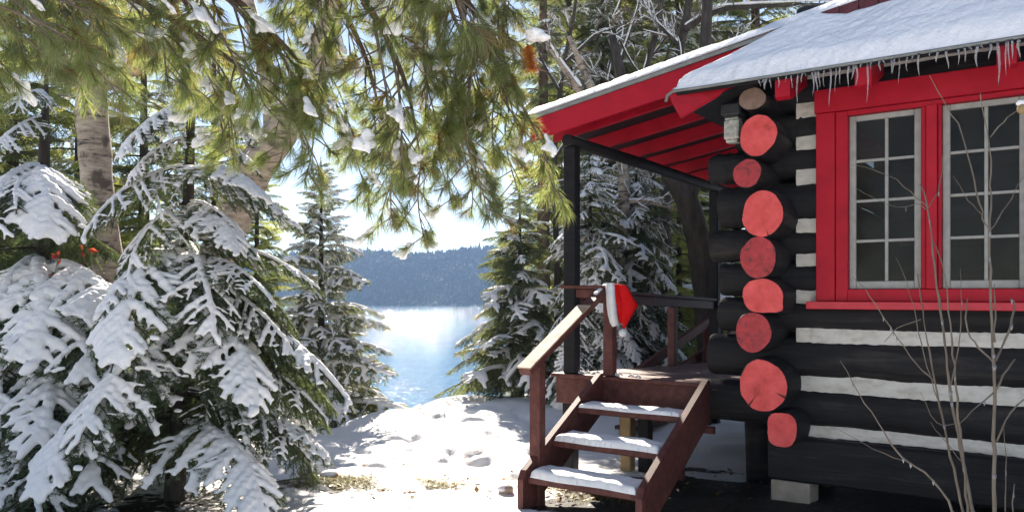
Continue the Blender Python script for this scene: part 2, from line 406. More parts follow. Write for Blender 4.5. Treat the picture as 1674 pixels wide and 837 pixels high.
def water_mat():
    m, nt, out = mat('lake water')
    p = N(nt, "ShaderNodeBsdfPrincipled"); p.inputs['Base Color'].default_value = (.03, .12, .21, 1)
    p.inputs['Roughness'].default_value = .05; p.inputs['IOR'].default_value = 1.33
    co = coords(nt, (1, 1.0, 1))
    a = noise(nt, co, .8, 3, .6, .6); b = noise(nt, co, 3.2, 3, .6, .5)
    ad = N(nt, "ShaderNodeMath", operation='MULTIPLY_ADD'); nt.links.new(b, ad.inputs[0]); ad.inputs[1].default_value = .35; nt.links.new(a, ad.inputs[2])
    sx = N(nt, "ShaderNodeSeparateXYZ"); tc = N(nt, "ShaderNodeTexCoord"); nt.links.new(tc.outputs['Object'], sx.inputs[0])
    mr = N(nt, "ShaderNodeMapRange"); mr.inputs[1].default_value = 70; mr.inputs[2].default_value = 330; mr.inputs[3].default_value = .40; mr.inputs[4].default_value = 1.08   # calmer in the lee of the shore
    nt.links.new(sx.outputs['Y'], mr.inputs[0])
    bp = N(nt, "ShaderNodeBump"); bp.inputs['Distance'].default_value = .32; gc = coords(nt, (.55, .16, 1)); gn = noise(nt, gc, 1.0, 4, .75); gr = ramp(nt, gn, [(.40, (.45, .45, .45)), (.60, (1.0, 1.0, 1.0))])   # cat's paws of wind
    gm = N(nt, "ShaderNodeMath", operation='MULTIPLY'); g2 = ramp(nt, noise(nt, coords(nt, (.09, .022, 1)), 1.0, 4, .7), [(.38, (.55, .55, .55)), (.62, (1, 1, 1))]); g3 = N(nt, "ShaderNodeMath", operation='MULTIPLY'); nt.links.new(gr, g3.inputs[0]); g3.inputs[1].default_value = 1.0; nt.links.new(g3.outputs[0], gm.inputs[0]); nt.links.new(mr.outputs[0], gm.inputs[1]); nt.links.new(gm.outputs[0], bp.inputs['Strength']); nt.links.new(ad.outputs[0], bp.inputs['Height'])
    nt.links.new(bp.outputs[0], p.inputs['Normal']); nt.links.new(p.outputs[0], out.inputs[0])
    return m
M['water'] = water_mat()

def ground_mat():
    m, nt, out = mat('snow covered ground')
    p = N(nt, "ShaderNodeBsdfPrincipled"); p.inputs['Roughness'].default_value = .7; p.inputs['Specular IOR Level'].default_value = .2
    at = N(nt, "ShaderNodeAttribute"); at.attribute_name = 'bare'
    co = coords(nt, (1, 1, 1)); n = noise(nt, co, 9, 6, .65)
    sb = N(nt, "ShaderNodeMath", operation='MULTIPLY_ADD'); nt.links.new(n, sb.inputs[0]); sb.inputs[1].default_value = .9
    nt.links.new(at.outputs['Fac'], sb.inputs[2])
    k = ramp(nt, sb.outputs[0], [(.78, (0, 0, 0)), (.90, (1, 1, 1))])
    n2 = noise(nt, co, 22, 6, .7)
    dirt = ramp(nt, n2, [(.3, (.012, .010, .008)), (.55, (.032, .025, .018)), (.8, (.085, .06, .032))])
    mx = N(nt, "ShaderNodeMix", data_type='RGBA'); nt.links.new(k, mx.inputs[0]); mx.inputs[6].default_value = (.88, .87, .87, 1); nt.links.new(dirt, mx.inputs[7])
    nt.links.new(mx.outputs[2], p.inputs['Base Color'])
    a = noise(nt, co, 55, 4, .7); b = noise(nt, co, 5, 5, .6)
    ad = N(nt, "ShaderNodeMath", operation='MULTIPLY_ADD'); nt.links.new(b, ad.inputs[0]); ad.inputs[1].default_value = 2.5; nt.links.new(a, ad.inputs[2])
    nt.links.new(bump(nt, ad.outputs[0], .5, .02), p.inputs['Normal']); nt.links.new(p.outputs[0], out.inputs[0])
    return m
M['ground'] = ground_mat()

def forest_mat():
    m, nt, out = mat('far conifers dusted with snow')
    p = N(nt, "ShaderNodeBsdfPrincipled"); p.inputs['Roughness'].default_value = .9; p.inputs['Specular IOR Level'].default_value = .1
    geo = N(nt, "ShaderNodeNewGeometry")
    c = ramp(nt, geo.outputs['Random Per Island'], [(0, (.030, .05, .035)), (.5, (.05, .07, .045)), (.8, (.075, .07, .05)), (1, (.20, .21, .22))])
    st = ramp(nt, noise(nt, coords(nt, (.022, .012, .05)), 1.0, 5, .65), [(.38, (.45, .5, .45)), (.5, (1, 1, 1)), (.64, (2.6, 2.2, 2.0))])     # stands of bare hardwood among the conifers
    mx = N(nt, "ShaderNodeMix", data_type='RGBA', blend_type='MULTIPLY'); mx.inputs[0].default_value = 1; nt.links.new(c, mx.inputs[6]); nt.links.new(st, mx.inputs[7])
    nt.links.new(mx.outputs[2], p.inputs['Base Color']); nt.links.new(p.outputs[0], out.inputs[0])
    return m
M['forest'] = forest_mat()
M['hill'] = solid('wooded hillside floor', [(.3, (.03, .035, .03)), (.6, (.10, .10, .10)), (.85, (.35, .37, .4))], scale=.15, rough=.95, bstr=0.1)

# ------------------------------------------------------------------ ground, lake, hill
def vnoise(x, y, s, seed):
    """Smooth value noise on a lattice."""
    r = np.random.default_rng(seed).random((64, 64))
    x = x/s; y = y/s; i = np.floor(x).astype(int); j = np.floor(y).astype(int); u = x-i; v = y-j
    u = u*u*(3-2*u); v = v*v*(3-2*v)
    g = lambda a, b: r[a % 64, b % 64]
    return (g(i, j)*(1-u)+g(i+1, j)*u)*(1-v)+(g(i, j+1)*(1-u)+g(i+1, j+1)*u)*v

LAKE_Z = -7.5
def ground_z(x, y, fine=True):
    x = np.asarray(x, float); y = np.asarray(y, float)
    yc = np.clip(12.4+1.35*x, 8.4, 15.0)
    over = np.clip(y-yc, 0, 60)
    z = .10 - .012*np.clip(y-5, 0, 20)*1.0
    z = z - .55*np.maximum(over-.4, 0)**1.0*np.clip(over/2.0, 0, 1)
    z = z + .10*np.clip(-x-1.2, 0, 3)*np.clip((9-y)/4, 0, 1)*.5
    z = z + .20*(vnoise(x+31, y+11, 2.2, 1)-.5)*np.clip((y-6)/3, 0, 1) + .08*(vnoise(x+5, y+3, .7, 2)-.5)
    if fine:
        z = z + .065*(vnoise(x*.6+y*.35, y-x*.3, .42, 3)-.5) + .012*(vnoise(x, y, .11, 4)-.5)
    return np.maximum(z, LAKE_Z-.9)

def gz(x, y): return float(ground_z(np.array([x]), np.array([y]), False)[0])

def make_ground():
    xs = np.concatenate([np.linspace(-900, -70, 8), np.linspace(-60, -8, 40), np.arange(-7.5, -3.2, .10), np.arange(-3.2, 2.4, .035), np.arange(2.4, 6.5, .10), np.linspace(7, 60, 40), np.linspace(70, 900, 8)])
    ys = np.concatenate([np.linspace(-60, 0, 16), np.arange(.5, 5, .12), np.arange(5, 15.5, .04), np.arange(15.5, 24, .2), np.linspace(25, 60, 12)])
    X, Y = np.meshgrid(xs, ys); Z = ground_z(X, Y)
    rs = np.random.default_rng(5)
    for k in range(60):                                  # footprints on the trodden way to the steps
        t = rs.random(); fx = -2.0+2.1*t+rs.normal(0, .6); fy = 6.2+5.6*rs.random()
        an = rs.normal(.3, .5); dx = X-fx; dy = Y-fy
        u = dx*math.cos(an)+dy*math.sin(an); w = -dx*math.sin(an)+dy*math.cos(an)
        d = (u/(.06+.05*rs.random()))**2+(w/(.12+.14*rs.random()))**2+.25*np.sin(X*23+k)*np.sin(Y*19)
        Z = Z - (.03+.05*rs.random())*np.exp(-d**2)
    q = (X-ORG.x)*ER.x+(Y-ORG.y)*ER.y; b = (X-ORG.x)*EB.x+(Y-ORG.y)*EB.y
    # bare soil sheltered under the eaves; ground turned dark under deck and steps
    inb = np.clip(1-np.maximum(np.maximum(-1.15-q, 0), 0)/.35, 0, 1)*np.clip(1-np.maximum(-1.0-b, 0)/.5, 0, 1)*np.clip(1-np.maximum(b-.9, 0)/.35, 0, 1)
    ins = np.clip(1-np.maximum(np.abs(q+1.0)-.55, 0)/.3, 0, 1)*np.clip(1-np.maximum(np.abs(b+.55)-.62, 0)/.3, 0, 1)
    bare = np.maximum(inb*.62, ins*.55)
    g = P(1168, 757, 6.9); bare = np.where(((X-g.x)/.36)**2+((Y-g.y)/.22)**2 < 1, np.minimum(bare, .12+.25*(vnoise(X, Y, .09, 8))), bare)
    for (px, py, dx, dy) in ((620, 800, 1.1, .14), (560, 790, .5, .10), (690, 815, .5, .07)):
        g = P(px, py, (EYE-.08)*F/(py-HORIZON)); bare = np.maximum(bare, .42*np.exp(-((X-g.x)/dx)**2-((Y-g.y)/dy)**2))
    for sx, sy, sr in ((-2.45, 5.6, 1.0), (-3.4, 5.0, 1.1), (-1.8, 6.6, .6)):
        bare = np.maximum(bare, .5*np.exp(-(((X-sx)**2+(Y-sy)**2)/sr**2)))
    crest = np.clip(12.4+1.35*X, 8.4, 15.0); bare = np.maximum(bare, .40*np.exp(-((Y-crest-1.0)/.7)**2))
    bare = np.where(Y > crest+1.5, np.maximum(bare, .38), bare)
    mb = MB(); ny, nx = X.shape
    i = (np.arange(ny-1)[:, None]*nx + np.arange(nx-1)[None, :]).ravel()
    mb.add(np.stack([X, Y, Z], -1).reshape(-1, 3), np.stack([i, i+1, i+nx+1, i+nx], -1), 0, True)
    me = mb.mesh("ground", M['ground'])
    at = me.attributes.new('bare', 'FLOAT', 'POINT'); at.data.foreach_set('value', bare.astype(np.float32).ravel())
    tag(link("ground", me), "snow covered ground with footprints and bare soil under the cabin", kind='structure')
make_ground()

mb = MB(); mb.add([(-900, 9, LAKE_Z), (900, 9, LAKE_Z), (900, 700, LAKE_Z), (-900, 700, LAKE_Z)], [(0, 1, 2, 3)])
tag(mb.build("lake_water", M['water']), "blue lake glittering under the low sun", kind='structure')

def hill_z(x, y):
    t = np.clip((y-650)/190, 0, 1); t = t*t*(3-2*t)
    ridge = 46+4*np.sin(x*.011+1.0)+3*np.sin(x*.027+.4)+3*(vnoise(x, y, 24, 12)-.5)-.012*np.abs(x+40)
    return LAKE_Z-.6 + (ridge+8)*t + 2.5*(vnoise(x, y, 30, 9)-.5)*np.clip((y-655)/20, 0, 1)
xs = np.linspace(-880, 880, 240); ys = np.linspace(640, 900, 44); X, Y = np.meshgrid(xs, ys)
mb = MB(); ny, nx = X.shape; i = (np.arange(ny-1)[:, None]*nx+np.arange(nx-1)[None, :]).ravel()
mb.add(np.stack([X, Y, hill_z(X, Y)], -1).reshape(-1, 3), np.stack([i, i+1, i+nx+1, i+nx], -1), 0, True)
tag(mb.build("far_hill", M['hill']), "wooded hill along the far shore of the lake", kind='structure')

def far_forest():
    rs = np.random.default_rng(3); n = 11000
    x = rs.uniform(-420, 330, n); y = 652+rs.random(n)**.85*195
    z = hill_z(x, y); h = rs.uniform(4.0, 8.5, n)*np.where(rs.random(n) < .06, 1.35, 1); r = h*rs.uniform(.22, .36, n)
    rnd = rs.random(n) < .3
    K = 6; V = []; Fc = []; base = 0
    for lo, hi, w in ((.08, .55, 1.0), (.32, .80, .72), (.58, 1.0, .42)):
        an = np.linspace(0, 2*PI, K, endpoint=False)[None, :]+rs.random((n, 1))*6
        rr = (r*w)[:, None]*rs.uniform(.6, 1.3, (n, K))*np.where(rnd, 1.5, 1)[:, None]
        ring = np.stack([x[:, None]+rr*np.cos(an), y[:, None]+rr*np.sin(an), (z+h*lo)[:, None]+rs.normal(0, .12, (n, K))*h[:, None]*.4], -1)
        top = np.stack([x+rs.normal(0, .1, n), y, z+h*np.where(rnd, min(hi, .8), hi)], -1)[:, None, :]
        V.append(np.concatenate([ring, top], 1).reshape(-1, 3))
        o = base+np.arange(n)[:, None]*(K+1); j = np.arange(K)[None, :]
        Fc.append(np.stack([o+j, o+(j+1) % K, np.broadcast_to(o+K, (n, K))], -1).reshape(-1, 3)); base += n*(K+1)
    mb = MB(); mb.add(np.concatenate(V), np.concatenate(Fc))
    tag(mb.build("far_forest", M['forest']), "hazy blue conifer forest covering the hill across the lake", "forest", kind='stuff')
far_forest()

# ------------------------------------------------------------------ log cabin (local: x along window wall, y inward, z up)
CAB = thing("log_cabin", "black log cabin with red log ends, red window and snowy roof", "cabin", (ORG.x, ORG.y, 0), -THETA)

def log_profile(k, kind, rs):
    an = np.linspace(0, 2*PI, k, endpoint=False)
    e = {'round': 2.0, 'squarish': 3.2}.get(kind, 2.0)
    r = 1/((np.abs(np.cos(an))**e+np.abs(np.sin(an))**e)**(1/e))
    r = r*(1+.025*np.sin(2*an+rs.random()*6)+.018*np.sin(3*an+rs.random()*6)+.012*np.sin(5*an+rs.random()*6))
    return an, r

def make_log(axis, fixed, zc, w, h, s0, s1, parent, end_mat=None, kind='round', seed=0, cut=None):
    """axis 'a': along x at y=fixed; axis 'b': along y at x=fixed, its near end painted."""
    rs = np.random.default_rng(seed+100); k = 28
    an, r = log_profile(k, kind, rs)
    px = r*np.cos(an)*w/2; pz = r*np.sin(an)*h/2
    if cut == 'corner':                        # a log end with its lower right corner left square
        m = (an > 1.5*PI-.05); px = np.where(m, np.maximum(px, w/2*.97*np.clip(np.cos(an)*1.6, 0, 1)), px)
        pz = np.maximum(pz, -h*.46); 
    st = np.concatenate([[0, .012, .03], np.linspace(.06, 1, 34)])*1.0
    st = s0+(s1-s0)*np.where(np.arange(len(st)) < 3, np.array([0, .012, .03]+[0]*34)/abs(s1-s0), st)
    rings = []; kn = (rs.uniform(2.6, 3.8), rs.integers(4, 30))           # one swollen knot
    for i, s in enumerate(st):
        sc = (.955, .985, 1.0)[i] if i < 3 else 1.0
        wob = 1+.007*rs.standard_normal(k)+.014*math.sin(i*.55+seed)+.02*np.exp(-((an-kn[0])/.35)**2-((i-kn[1])/1.2)**2) if i >= 3 else 1.0
        ox, oz = (0, 0) if i < 3 else rs.normal(0, .004, 2)
        A = px*sc*wob+ox; Bz = pz*sc*wob+oz+zc
        rings.append(np.stack([np.full(k, s), fixed+A, Bz], -1) if axis == 'a' else np.stack([fixed+A, np.full(k, s), Bz], -1))
    n = len(st); V = np.concatenate(rings)
    i = np.arange(n-1)[:, None]*k; j = np.arange(k)[None, :]; j2 = (j+1) % k
    q = np.stack([i+j, i+j2, i+k+j2, i+k+j], -1).reshape(-1, 4)
    if axis == 'a': q = q if s1 > s0 else q[:, ::-1]
    else: q = q[:, ::-1]
    mb = MB(); mb.add(V, q, 0, True)
    mb.add(rings[0], [list(range(k))]); mb.add(rings[-1], [list(range(k))[::-1]])
    o = mb.build("log", M['black_log' if axis == 'a' else 'black_stub'], parent)
    if end_mat:
        # the painted face, a few millimetres proud, with a slightly ragged paint edge
        rag = .945*(1+rs.normal(0, .012, k)); ring = np.stack([px*rag, np.full(k, -.004), pz*rag], -1)
        back = ring.copy(); back[:, 1] = .01
        cen = np.array([[0, -.006, 0]])
        e = MB(); e.add(np.concatenate([ring, back, cen]), [(j0, (j0+1) % k, 2*k) for j0 in range(k)]+[(j0, k+j0, k+(j0+1) % k, (j0+1) % k) for j0 in range(k)])
        e.build("log_end", end_mat, o, Matrix.Translation((fixed, s0, zc)))
    return o

# wall courses: window wall (along a) and left wall (along b) interlock half a log apart
chinks = [(.605, .685), (.938, 1.052), (1.305, 1.398), (1.592, 1.680), (1.862, 1.955), (2.118, 2.215), (2.470, 2.580), (2.728, 2.820), (2.970, 3.065), (3.255, 3.40)]
wall_logs = []
for i in range(len(chinks)-1):
    lo, hi = chinks[i][1], chinks[i+1][0]; wall_logs.append(((lo+hi)/2, hi-lo))
wall_logs.append((3.50, .2)); wall_logs.append((3.68, .2))
left_proj = {2: -.58, 1: -.66, 3: -.575, 4: -.65, 5: -.575, 6: -.66, 0: -.695}
WIN_LO, WIN_HI, WIN_A0, WIN_A1 = 1.60, 3.0, .33, 1.50
for i, (zc, vis) in enumerate(wall_logs):
    rr = math.sqrt((vis/2)**2+.095**2)*2
    s0 = left_proj.get(i, -.45)
    if i >= 9: s0 = .02
    if zc+vis/2 > WIN_LO+.03 and zc-vis/2 < WIN_HI-.05:     # logs stop either side of the window opening
        make_log('a', .13, zc, rr*.98, rr, s0-.02, WIN_A0, CAB, seed=i)
        make_log('a', .13, zc, rr*.98, rr, WIN_A1, 4.7, CAB, seed=i+40)
    else:
        make_log('a', .13, zc, rr*.98, rr, s0-.02, 4.7, CAB, seed=i)
for i, (lo, hi) in enumerate(chinks):
    rs = np.random.default_rng(i+60)
    spans = [(.0, WIN_A0), (WIN_A1, 4.6)] if WIN_LO < (lo+hi)/2 < WIN_HI else [(.0, 4.6)]
    for s0, s1 in spans:
        n = max(4, int((s1-s0)/.03)); x = np.linspace(s0, s1, n)
        top = hi+.004+rs.normal(0, .002, n)+.005*np.sin(x*3.1+i); bot = lo-.004+rs.normal(0, .002, n)+.005*np.sin(x*2.3+i*2); y = .029+rs.normal(0, .0015, n)
        V = np.concatenate([np.stack([x, y, bot], -1), np.stack([x, y-.008, (top+bot)/2], -1), np.stack([x, y, top], -1), np.stack([x, y+.05, top], -1), np.stack([x, y+.05, bot], -1)])
        f = []
        for r0, r1 in ((0, 1), (1, 2), (2, 3), (4, 0)):
            f += [(r0*n+j, r0*n+j+1, r1*n+j+1, r1*n+j) for j in range(n-1)]
        mb = MB(); mb.add(V, f, 0, False); mb.build("chinking", M['chink'], CAB)
# left wall logs, their red ends towards us: (a, z, w, h, material, shape)
ends = [(-.005, .693, .205, .235, 'red_end', 'squarish', None), (-.139, .997, .345, .365, 'red_end', 'round', None), (-.209, 1.379, .265, .285, 'red_end_worn', 'round', None),
        (-.143, 1.640, .295, .255, 'red_end', 'round', 'corner'), (-.174, 1.920, .265, .295, 'red_end_worn', 'round', None), (-.143, 2.233, .300, .33, 'red_end', 'round', None),
        (-.254, 2.534, .205, .205, 'red_end_worn', 'round', None), (-.174, 2.801, .265, .30, 'red_end', 'round', None), (-.215, 3.07, .20, .155, 'bare_end', 'round', None)]
for i, (a, z, w, h, em, kd, ct) in enumerate(ends):
    # the log swells behind its trimmed end and settles on the wall line
    make_log('b', a, z, w*1.05, h*1.05, -.33, 5.2, CAB, M[em], kd, seed=i+20, cut=ct)
    wl = MB(); 
# bottom timber, footing blocks and posts
mb = MB(); mb.box((-.19, -.06, .27), (4.7, .26, .60), bevel=.02); mb.build("sill_timber", M['black_log'], CAB)
mb = MB(); mb.box((-.30, .30, .62), (-.02, 5.2, .74), bevel=.02); mb.build("sill_timber", M['maroon'], CAB)
mb = MB(); mb.box((-.165, -.055, .07), (.115, .22, .268), bevel=.008); mb.build("footing_block", M['stone'], CAB)
for (a, b, r) in ((-.50, .75, .115), (-.16, 1.15, .17), (-.18, 3.4, .15), (1.8, .16, .13), (3.6, .16, .13), (1.2, 1.6, .13)):
    mb = MB(); mb.tube([(a+.02, b, -.1), (a, b, .35), (a-.02, b, .72)], [r*1.05, r, r*.95], 14, noise=.015); mb.build("foundation_post", M['black_log'], CAB)
# the far walls and floor close the dark room behind the window
for i in range(10):
    for ax, fx, s0, s1 in (('a', 5.0, -.3, 4.7), ('b', 4.45, 0, 5.2)):
        mb = MB(); z = .55+i*.31
        mb.tube([(s0, fx, z), (s1, fx, z)] if ax == 'a' else [(fx, s0, z), (fx, s1, z)], .17, 12); mb.build("log", M['black_log'], CAB)
mb = MB(); mb.box((-.1, .25, .58), (4.4, 4.9, .64)); mb.build("cabin_floor", M['deck'], CAB)
mb = MB(); mb.box((.02, .27, 3.30), (4.4, 4.9, 3.33)); mb.build("room_ceiling", M['black_wood'], CAB)

# window
WIN = bpy.data.objects.new("window", None); COL.objects.link(WIN); WIN.parent = CAB
def wpart(name, m, lo, hi, parent=WIN, bev=.004):
    mb = MB(); mb.box(lo, hi, bevel=bev); return mb.build(name, m, parent)
R = M['red_trim']
wpart("casing_board", R, (.16, -.055, 1.604), (.288, -.02, 2.962))                # left
wpart("casing_board", R, (1.53, -.055, 1.604), (1.66, -.02, 2.962))
wpart("casing_board", R, (.15, -.062, 2.965), (1.67, -.02, 3.132))                # head
wpart("jamb", R, (.290, -.035, 1.604), (.372, .14, 2.962))
wpart("jamb", R, (1.446, -.035, 1.604), (1.528, .14, 2.962))
wpart("jamb", R, (.372, -.030, 2.930), (1.446, .14, 2.963))
wpart("jamb", R, (.372, -.030, 1.604), (1.446, .14, 1.690))
wpart("mullion", R, (.872, -.06, 1.692), (.938, .135, 2.93))
wpart("mullion", R, (.840, -.028, 1.692), (.870, .13, 2.93))
wpart("mullion", R, (.940, -.028, 1.692), (.962, .13, 2.93))
wpart("window_sill", M['red_sill'], (.10, -.10, 1.548), (1.74, .10, 1.602))
for (a0, a1) in ((.374, .838), (.964, 1.444)):
    y0, y1 = .012, .05; z0, z1 = 1.692, 2.928; fw = .045
    mid = (a0+a1)/2+.012
    wpart("sash_stile", M['sash'], (a0, y0, z0), (a0+fw, y1, z1)); wpart("sash_stile", M['sash'], (a1-fw, y0, z0), (a1, y1, z1))
    wpart("sash_rail", M['sash'], (a0+fw+.001, y0+.001, z0), (a1-fw-.001, y1, z0+.055)); wpart("sash_rail", M['sash'], (a0+fw+.001, y0+.001, z1-.04), (a1-fw-.001, y1, z1))
    wpart("glazing_bar", M['sash'], (mid-.011, y0+.004, z0+.056), (mid+.011, y1-.004, z1-.041), bev=.003)
    hh = (z1-.04-z0-.055)/4; zz = z0+.055
    for k in range(4):
        for (c0, c1) in ((a0+fw, mid-.011), (mid+.011, a1-fw)):
            mb = MB(); mb.box((c0+.001, .030, zz+k*hh+.001), (c1-.001, .034, zz+(k+1)*hh-.001)); mb.build("pane", M['pane'], WIN)
        if k:
            for (c0, c1) in ((a0+fw, mid-.0112), (mid+.0112, a1-fw)):
                wpart("glazing_bar", M['sash'], (c0, y0+.005, zz+k*hh-.010), (c1, y1-.005, zz+k*hh+.010), bev=.003)

# roof over the porch and cabin: one pitch rising to the right
RA0, RS = -2.23, .162
def ra_z(a): return 3.215+RS*(a-RA0)            # top of the boards
def rake_part(name, m, a0, a1, b0, b1, top, bot, bev=.004, parent=CAB):
    """A member following the porch pitch between a0..a1; top and bot are offsets from the roof line."""
    V = []
    for a in (a0, a1):
        for b in (b0, b1):
            for o in (bot, top): V.append((a, b, ra_z(a)+o))
    mb = MB(); mb.add(V, [(0,1,3,2),(4,6,7,5),(0,4,5,1),(2,3,7,6),(0,2,6,4),(1,5,7,3)]); return mb.build(name, m, parent)

for i in range(38):                             # boards of the roof deck, seen from below between the rafters
    b0 = -.17+i*.145
    rake_part("roof_board", M['black_wood'], RA0, 4.9, b0, b0+.141, -.002-.001*(i % 2), -.024)
rake_part("roofing", M['shingle'], RA0-.01, 4.92, -.215, 5.4, .014, .001)
rake_part("drip_edge", M['felt_edge'], RA0-.015, 4.9, -.222, -.203, .008, -.020)
rake_part("drip_edge", M['felt_edge'], RA0-.018, RA0+.005, -.20, 5.4, .009, -.03)

POR = thing("porch", "roofed wooden porch with maroon railing, black post and red rafters", "porch", (ORG.x, ORG.y, 0), -THETA)
rake_part("rake_board", M['red_trim'], RA0, .3, -.20, -.172, -.022, -.205, parent=POR)
bl = .16
for b in (.16, .82, 1.48, 2.14, 2.8, 3.46, 4.12, 4.78):
    rake_part("rafter", M['red_trim'], RA0+.015, -.1, b, b+.05, -.027, -.155, parent=POR)

def snow_sheet(outline_fn, nu, nv, th, name, parent, matl, seed, edge=.05, rough=.012):
    """A quilt of snow: outline_fn(u, v) gives the surface below it; the edges roll over and hang ragged."""
    rs = np.random.default_rng(seed)
    u = np.linspace(0, 1, nu); v = np.linspace(0, 1, nv); U, V = np.meshgrid(u, v)
    base = np.array([[outline_fn(a, b) for a in u] for b in v])
    wu = np.linalg.norm(base[:, -1]-base[:, 0], axis=1).mean(); wv = np.linalg.norm(base[-1]-base[0], axis=1).mean()
    e = np.minimum(np.minimum(U, 1-U)*wu, np.minimum(V, 1-V)*wv)
    fall = np.sqrt(np.clip(1-(1-np.clip(e/edge, 0, 1))**2, 0, 1))
    hgt = th*(.12+.88*fall)*(1+.30*(vnoise(U*wu+seed, V*wv, .45, seed+1)-.5)+.16*(vnoise(U*wu, V*wv, .12, seed+2)-.5))
    top = base.copy(); top[..., 2] += hgt+rough*(vnoise(U*wu, V*wv, .05, seed+3)-.5)*fall
    jit = rs.normal(0, rough*.35, top.shape)*(e < edge*.3)[..., None]; jit[..., 2] *= .3; top += jit
    bot = base.copy(); bot[..., 2] += .001
    mb = MB(); n = nu*nv
    i = (np.arange(nv-1)[:, None]*nu+np.arange(nu-1)[None, :]).ravel()
    mb.add(np.concatenate([top.reshape(-1, 3), bot.reshape(-1, 3)]), np.concatenate([np.stack([i, i+1, i+nu+1, i+nu], -1), np.stack([i+n, i+n+nu, i+n+nu+1, i+n+1], -1)]), 0, True)
    rim = list(range(nu))+[r*nu+nu-1 for r in range(1, nv)]+[(nv-1)*nu+c for c in range(nu-2, -1, -1)]+[r*nu for r in range(nv-2, 0, -1)]
    k = len(rim); mb.add(np.concatenate([top.reshape(-1, 3)[rim], bot.reshape(-1, 3)[rim]]), [(j, k+j, k+(j+1) % k, (j+1) % k) for j in range(k)], 0, True)
    return mb.build(name, matl, parent)

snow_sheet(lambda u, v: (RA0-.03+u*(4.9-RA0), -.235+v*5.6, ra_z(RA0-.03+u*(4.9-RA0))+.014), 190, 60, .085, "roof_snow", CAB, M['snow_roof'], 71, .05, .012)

# front skirt roof over the window wall: eave line, hip at its left end running up under the porch rake
EZ0, EB0 = 3.165, -.52
def skirt(u, v):
    al = -.74+.86*v; a = al+(4.8-al)*u
    zt = min(ra_z(a)-.035-.115*min(1, max(0, (a-.12)/.3)), 3.74)
    return (a, EB0+(-.225-EB0)*v+(.10*max(0, (a-.9))*v), EZ0+(zt-EZ0)*v)
nu = 40
mb = MB(); V = []
for v in (0, 1):
    for k in range(nu):
        p = skirt(k/(nu-1), v); V.append(p)
for v in (0, 1):
    for k in range(nu):
        p = skirt(k/(nu-1), v); V.append((p[0], p[1]+.012, p[2]-.022))
f = []
for k in range(nu-1):
    f += [(k, k+1, nu+k+1, nu+k), (2*nu+k, 3*nu+k, 3*nu+k+1, 2*nu+k+1), (k, 2*nu+k, 2*nu+k+1, k+1), (nu+k, nu+k+1, 3*nu+k+1, 3*nu+k)]
f += [(0, nu, 3*nu, 2*nu)]
mb.add(V, f); mb.build("skirt_roof", M['black_wood'], CAB)
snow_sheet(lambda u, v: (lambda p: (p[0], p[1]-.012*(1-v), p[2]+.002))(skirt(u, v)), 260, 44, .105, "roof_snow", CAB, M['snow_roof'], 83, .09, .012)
# exposed shingles by the top of the skirt
for k in range(16):
    a0 = .24+k*.125; w = .118
    V = [(a, b, ra_z(a)+o) for a in (a0, a0+w) for b in (-.240-.006*(k % 2), -.19) for o in (-.15, .016-.006*(k % 3))]
    mb = MB(); mb.add(V, [(0,1,3,2),(4,6,7,5),(0,4,5,1),(2,3,7,6),(0,2,6,4),(1,5,7,3)]); mb.build("shingle", M['shingle'], CAB)
# drip edge along the eave, an icy grey lip that turns up at the corner
mb = MB(); mb.tube([(-.80, EB0-.01, EZ0-.075), (-.785, EB0-.015, EZ0-.03), (-.74, EB0-.02, EZ0-.006), (-.5, EB0-.02, EZ0-.010), (1.2, EB0-.02, EZ0-.012), (4.8, EB0-.02, EZ0-.010)], [.010, .013, .011, .010, .010, .010], 8, noise=.05)
mb.build("drip_edge", M['felt_edge'], CAB)
mb = MB(); mb.box((-.72, EB0+.0, EZ0-.034), (4.8, EB0+.02, EZ0-.012)); mb.build("eave_board", M['black_wood'], CAB)
# hip board, red on the side we see
h0, h1 = Vector((-.745, EB0+.02, EZ0-.115)), Vector((.0, -.235, 3.47))
mb = MB(); mb.bar(h0, h1, .035, .20, 0, (0, 0, 1), .01); mb.build("hip_board", M['red_trim'], CAB)
mb = MB(); mb.add([(-.69, -.40, 3.075), (-.02, -.40, 3.22), (-.02, .1, 3.24), (-.66, 1.9, 3.075), (-.69, -.40, 3.045), (-.02, -.40, 3.20), (-.02, .1, 3.22), (-.66, 1.9, 3.045)],
                  [(0, 1, 2, 3), (7, 6, 5, 4), (0, 4, 5, 1), (1, 5, 6, 2), (2, 6, 7, 3), (3, 7, 4, 0)]); mb.build("soffit", M['black_wood'], CAB)
for a in (.020+.025, .560, 1.350, 2.25, 3.2, 4.1):                       # rafter tails under the eave
    mb = MB(); V = []
    for dx in (-.05, .05):
        V += [(a+dx, EB0+.022, EZ0-.024), (a+dx, EB0+.022, EZ0-.15), (a+dx, EB0+.07, EZ0-.165), (a+dx, -.03, EZ0+.02), (a+dx, -.03, EZ0+.35)]
    mb.add(V, [(0, 1, 2, 3, 4), (9, 8, 7, 6, 5), (0, 5, 6, 1), (1, 6, 7, 2), (2, 7, 8, 3), (4, 9, 5, 0)]); mb.build("rafter_tail", M['red_trim'], CAB)
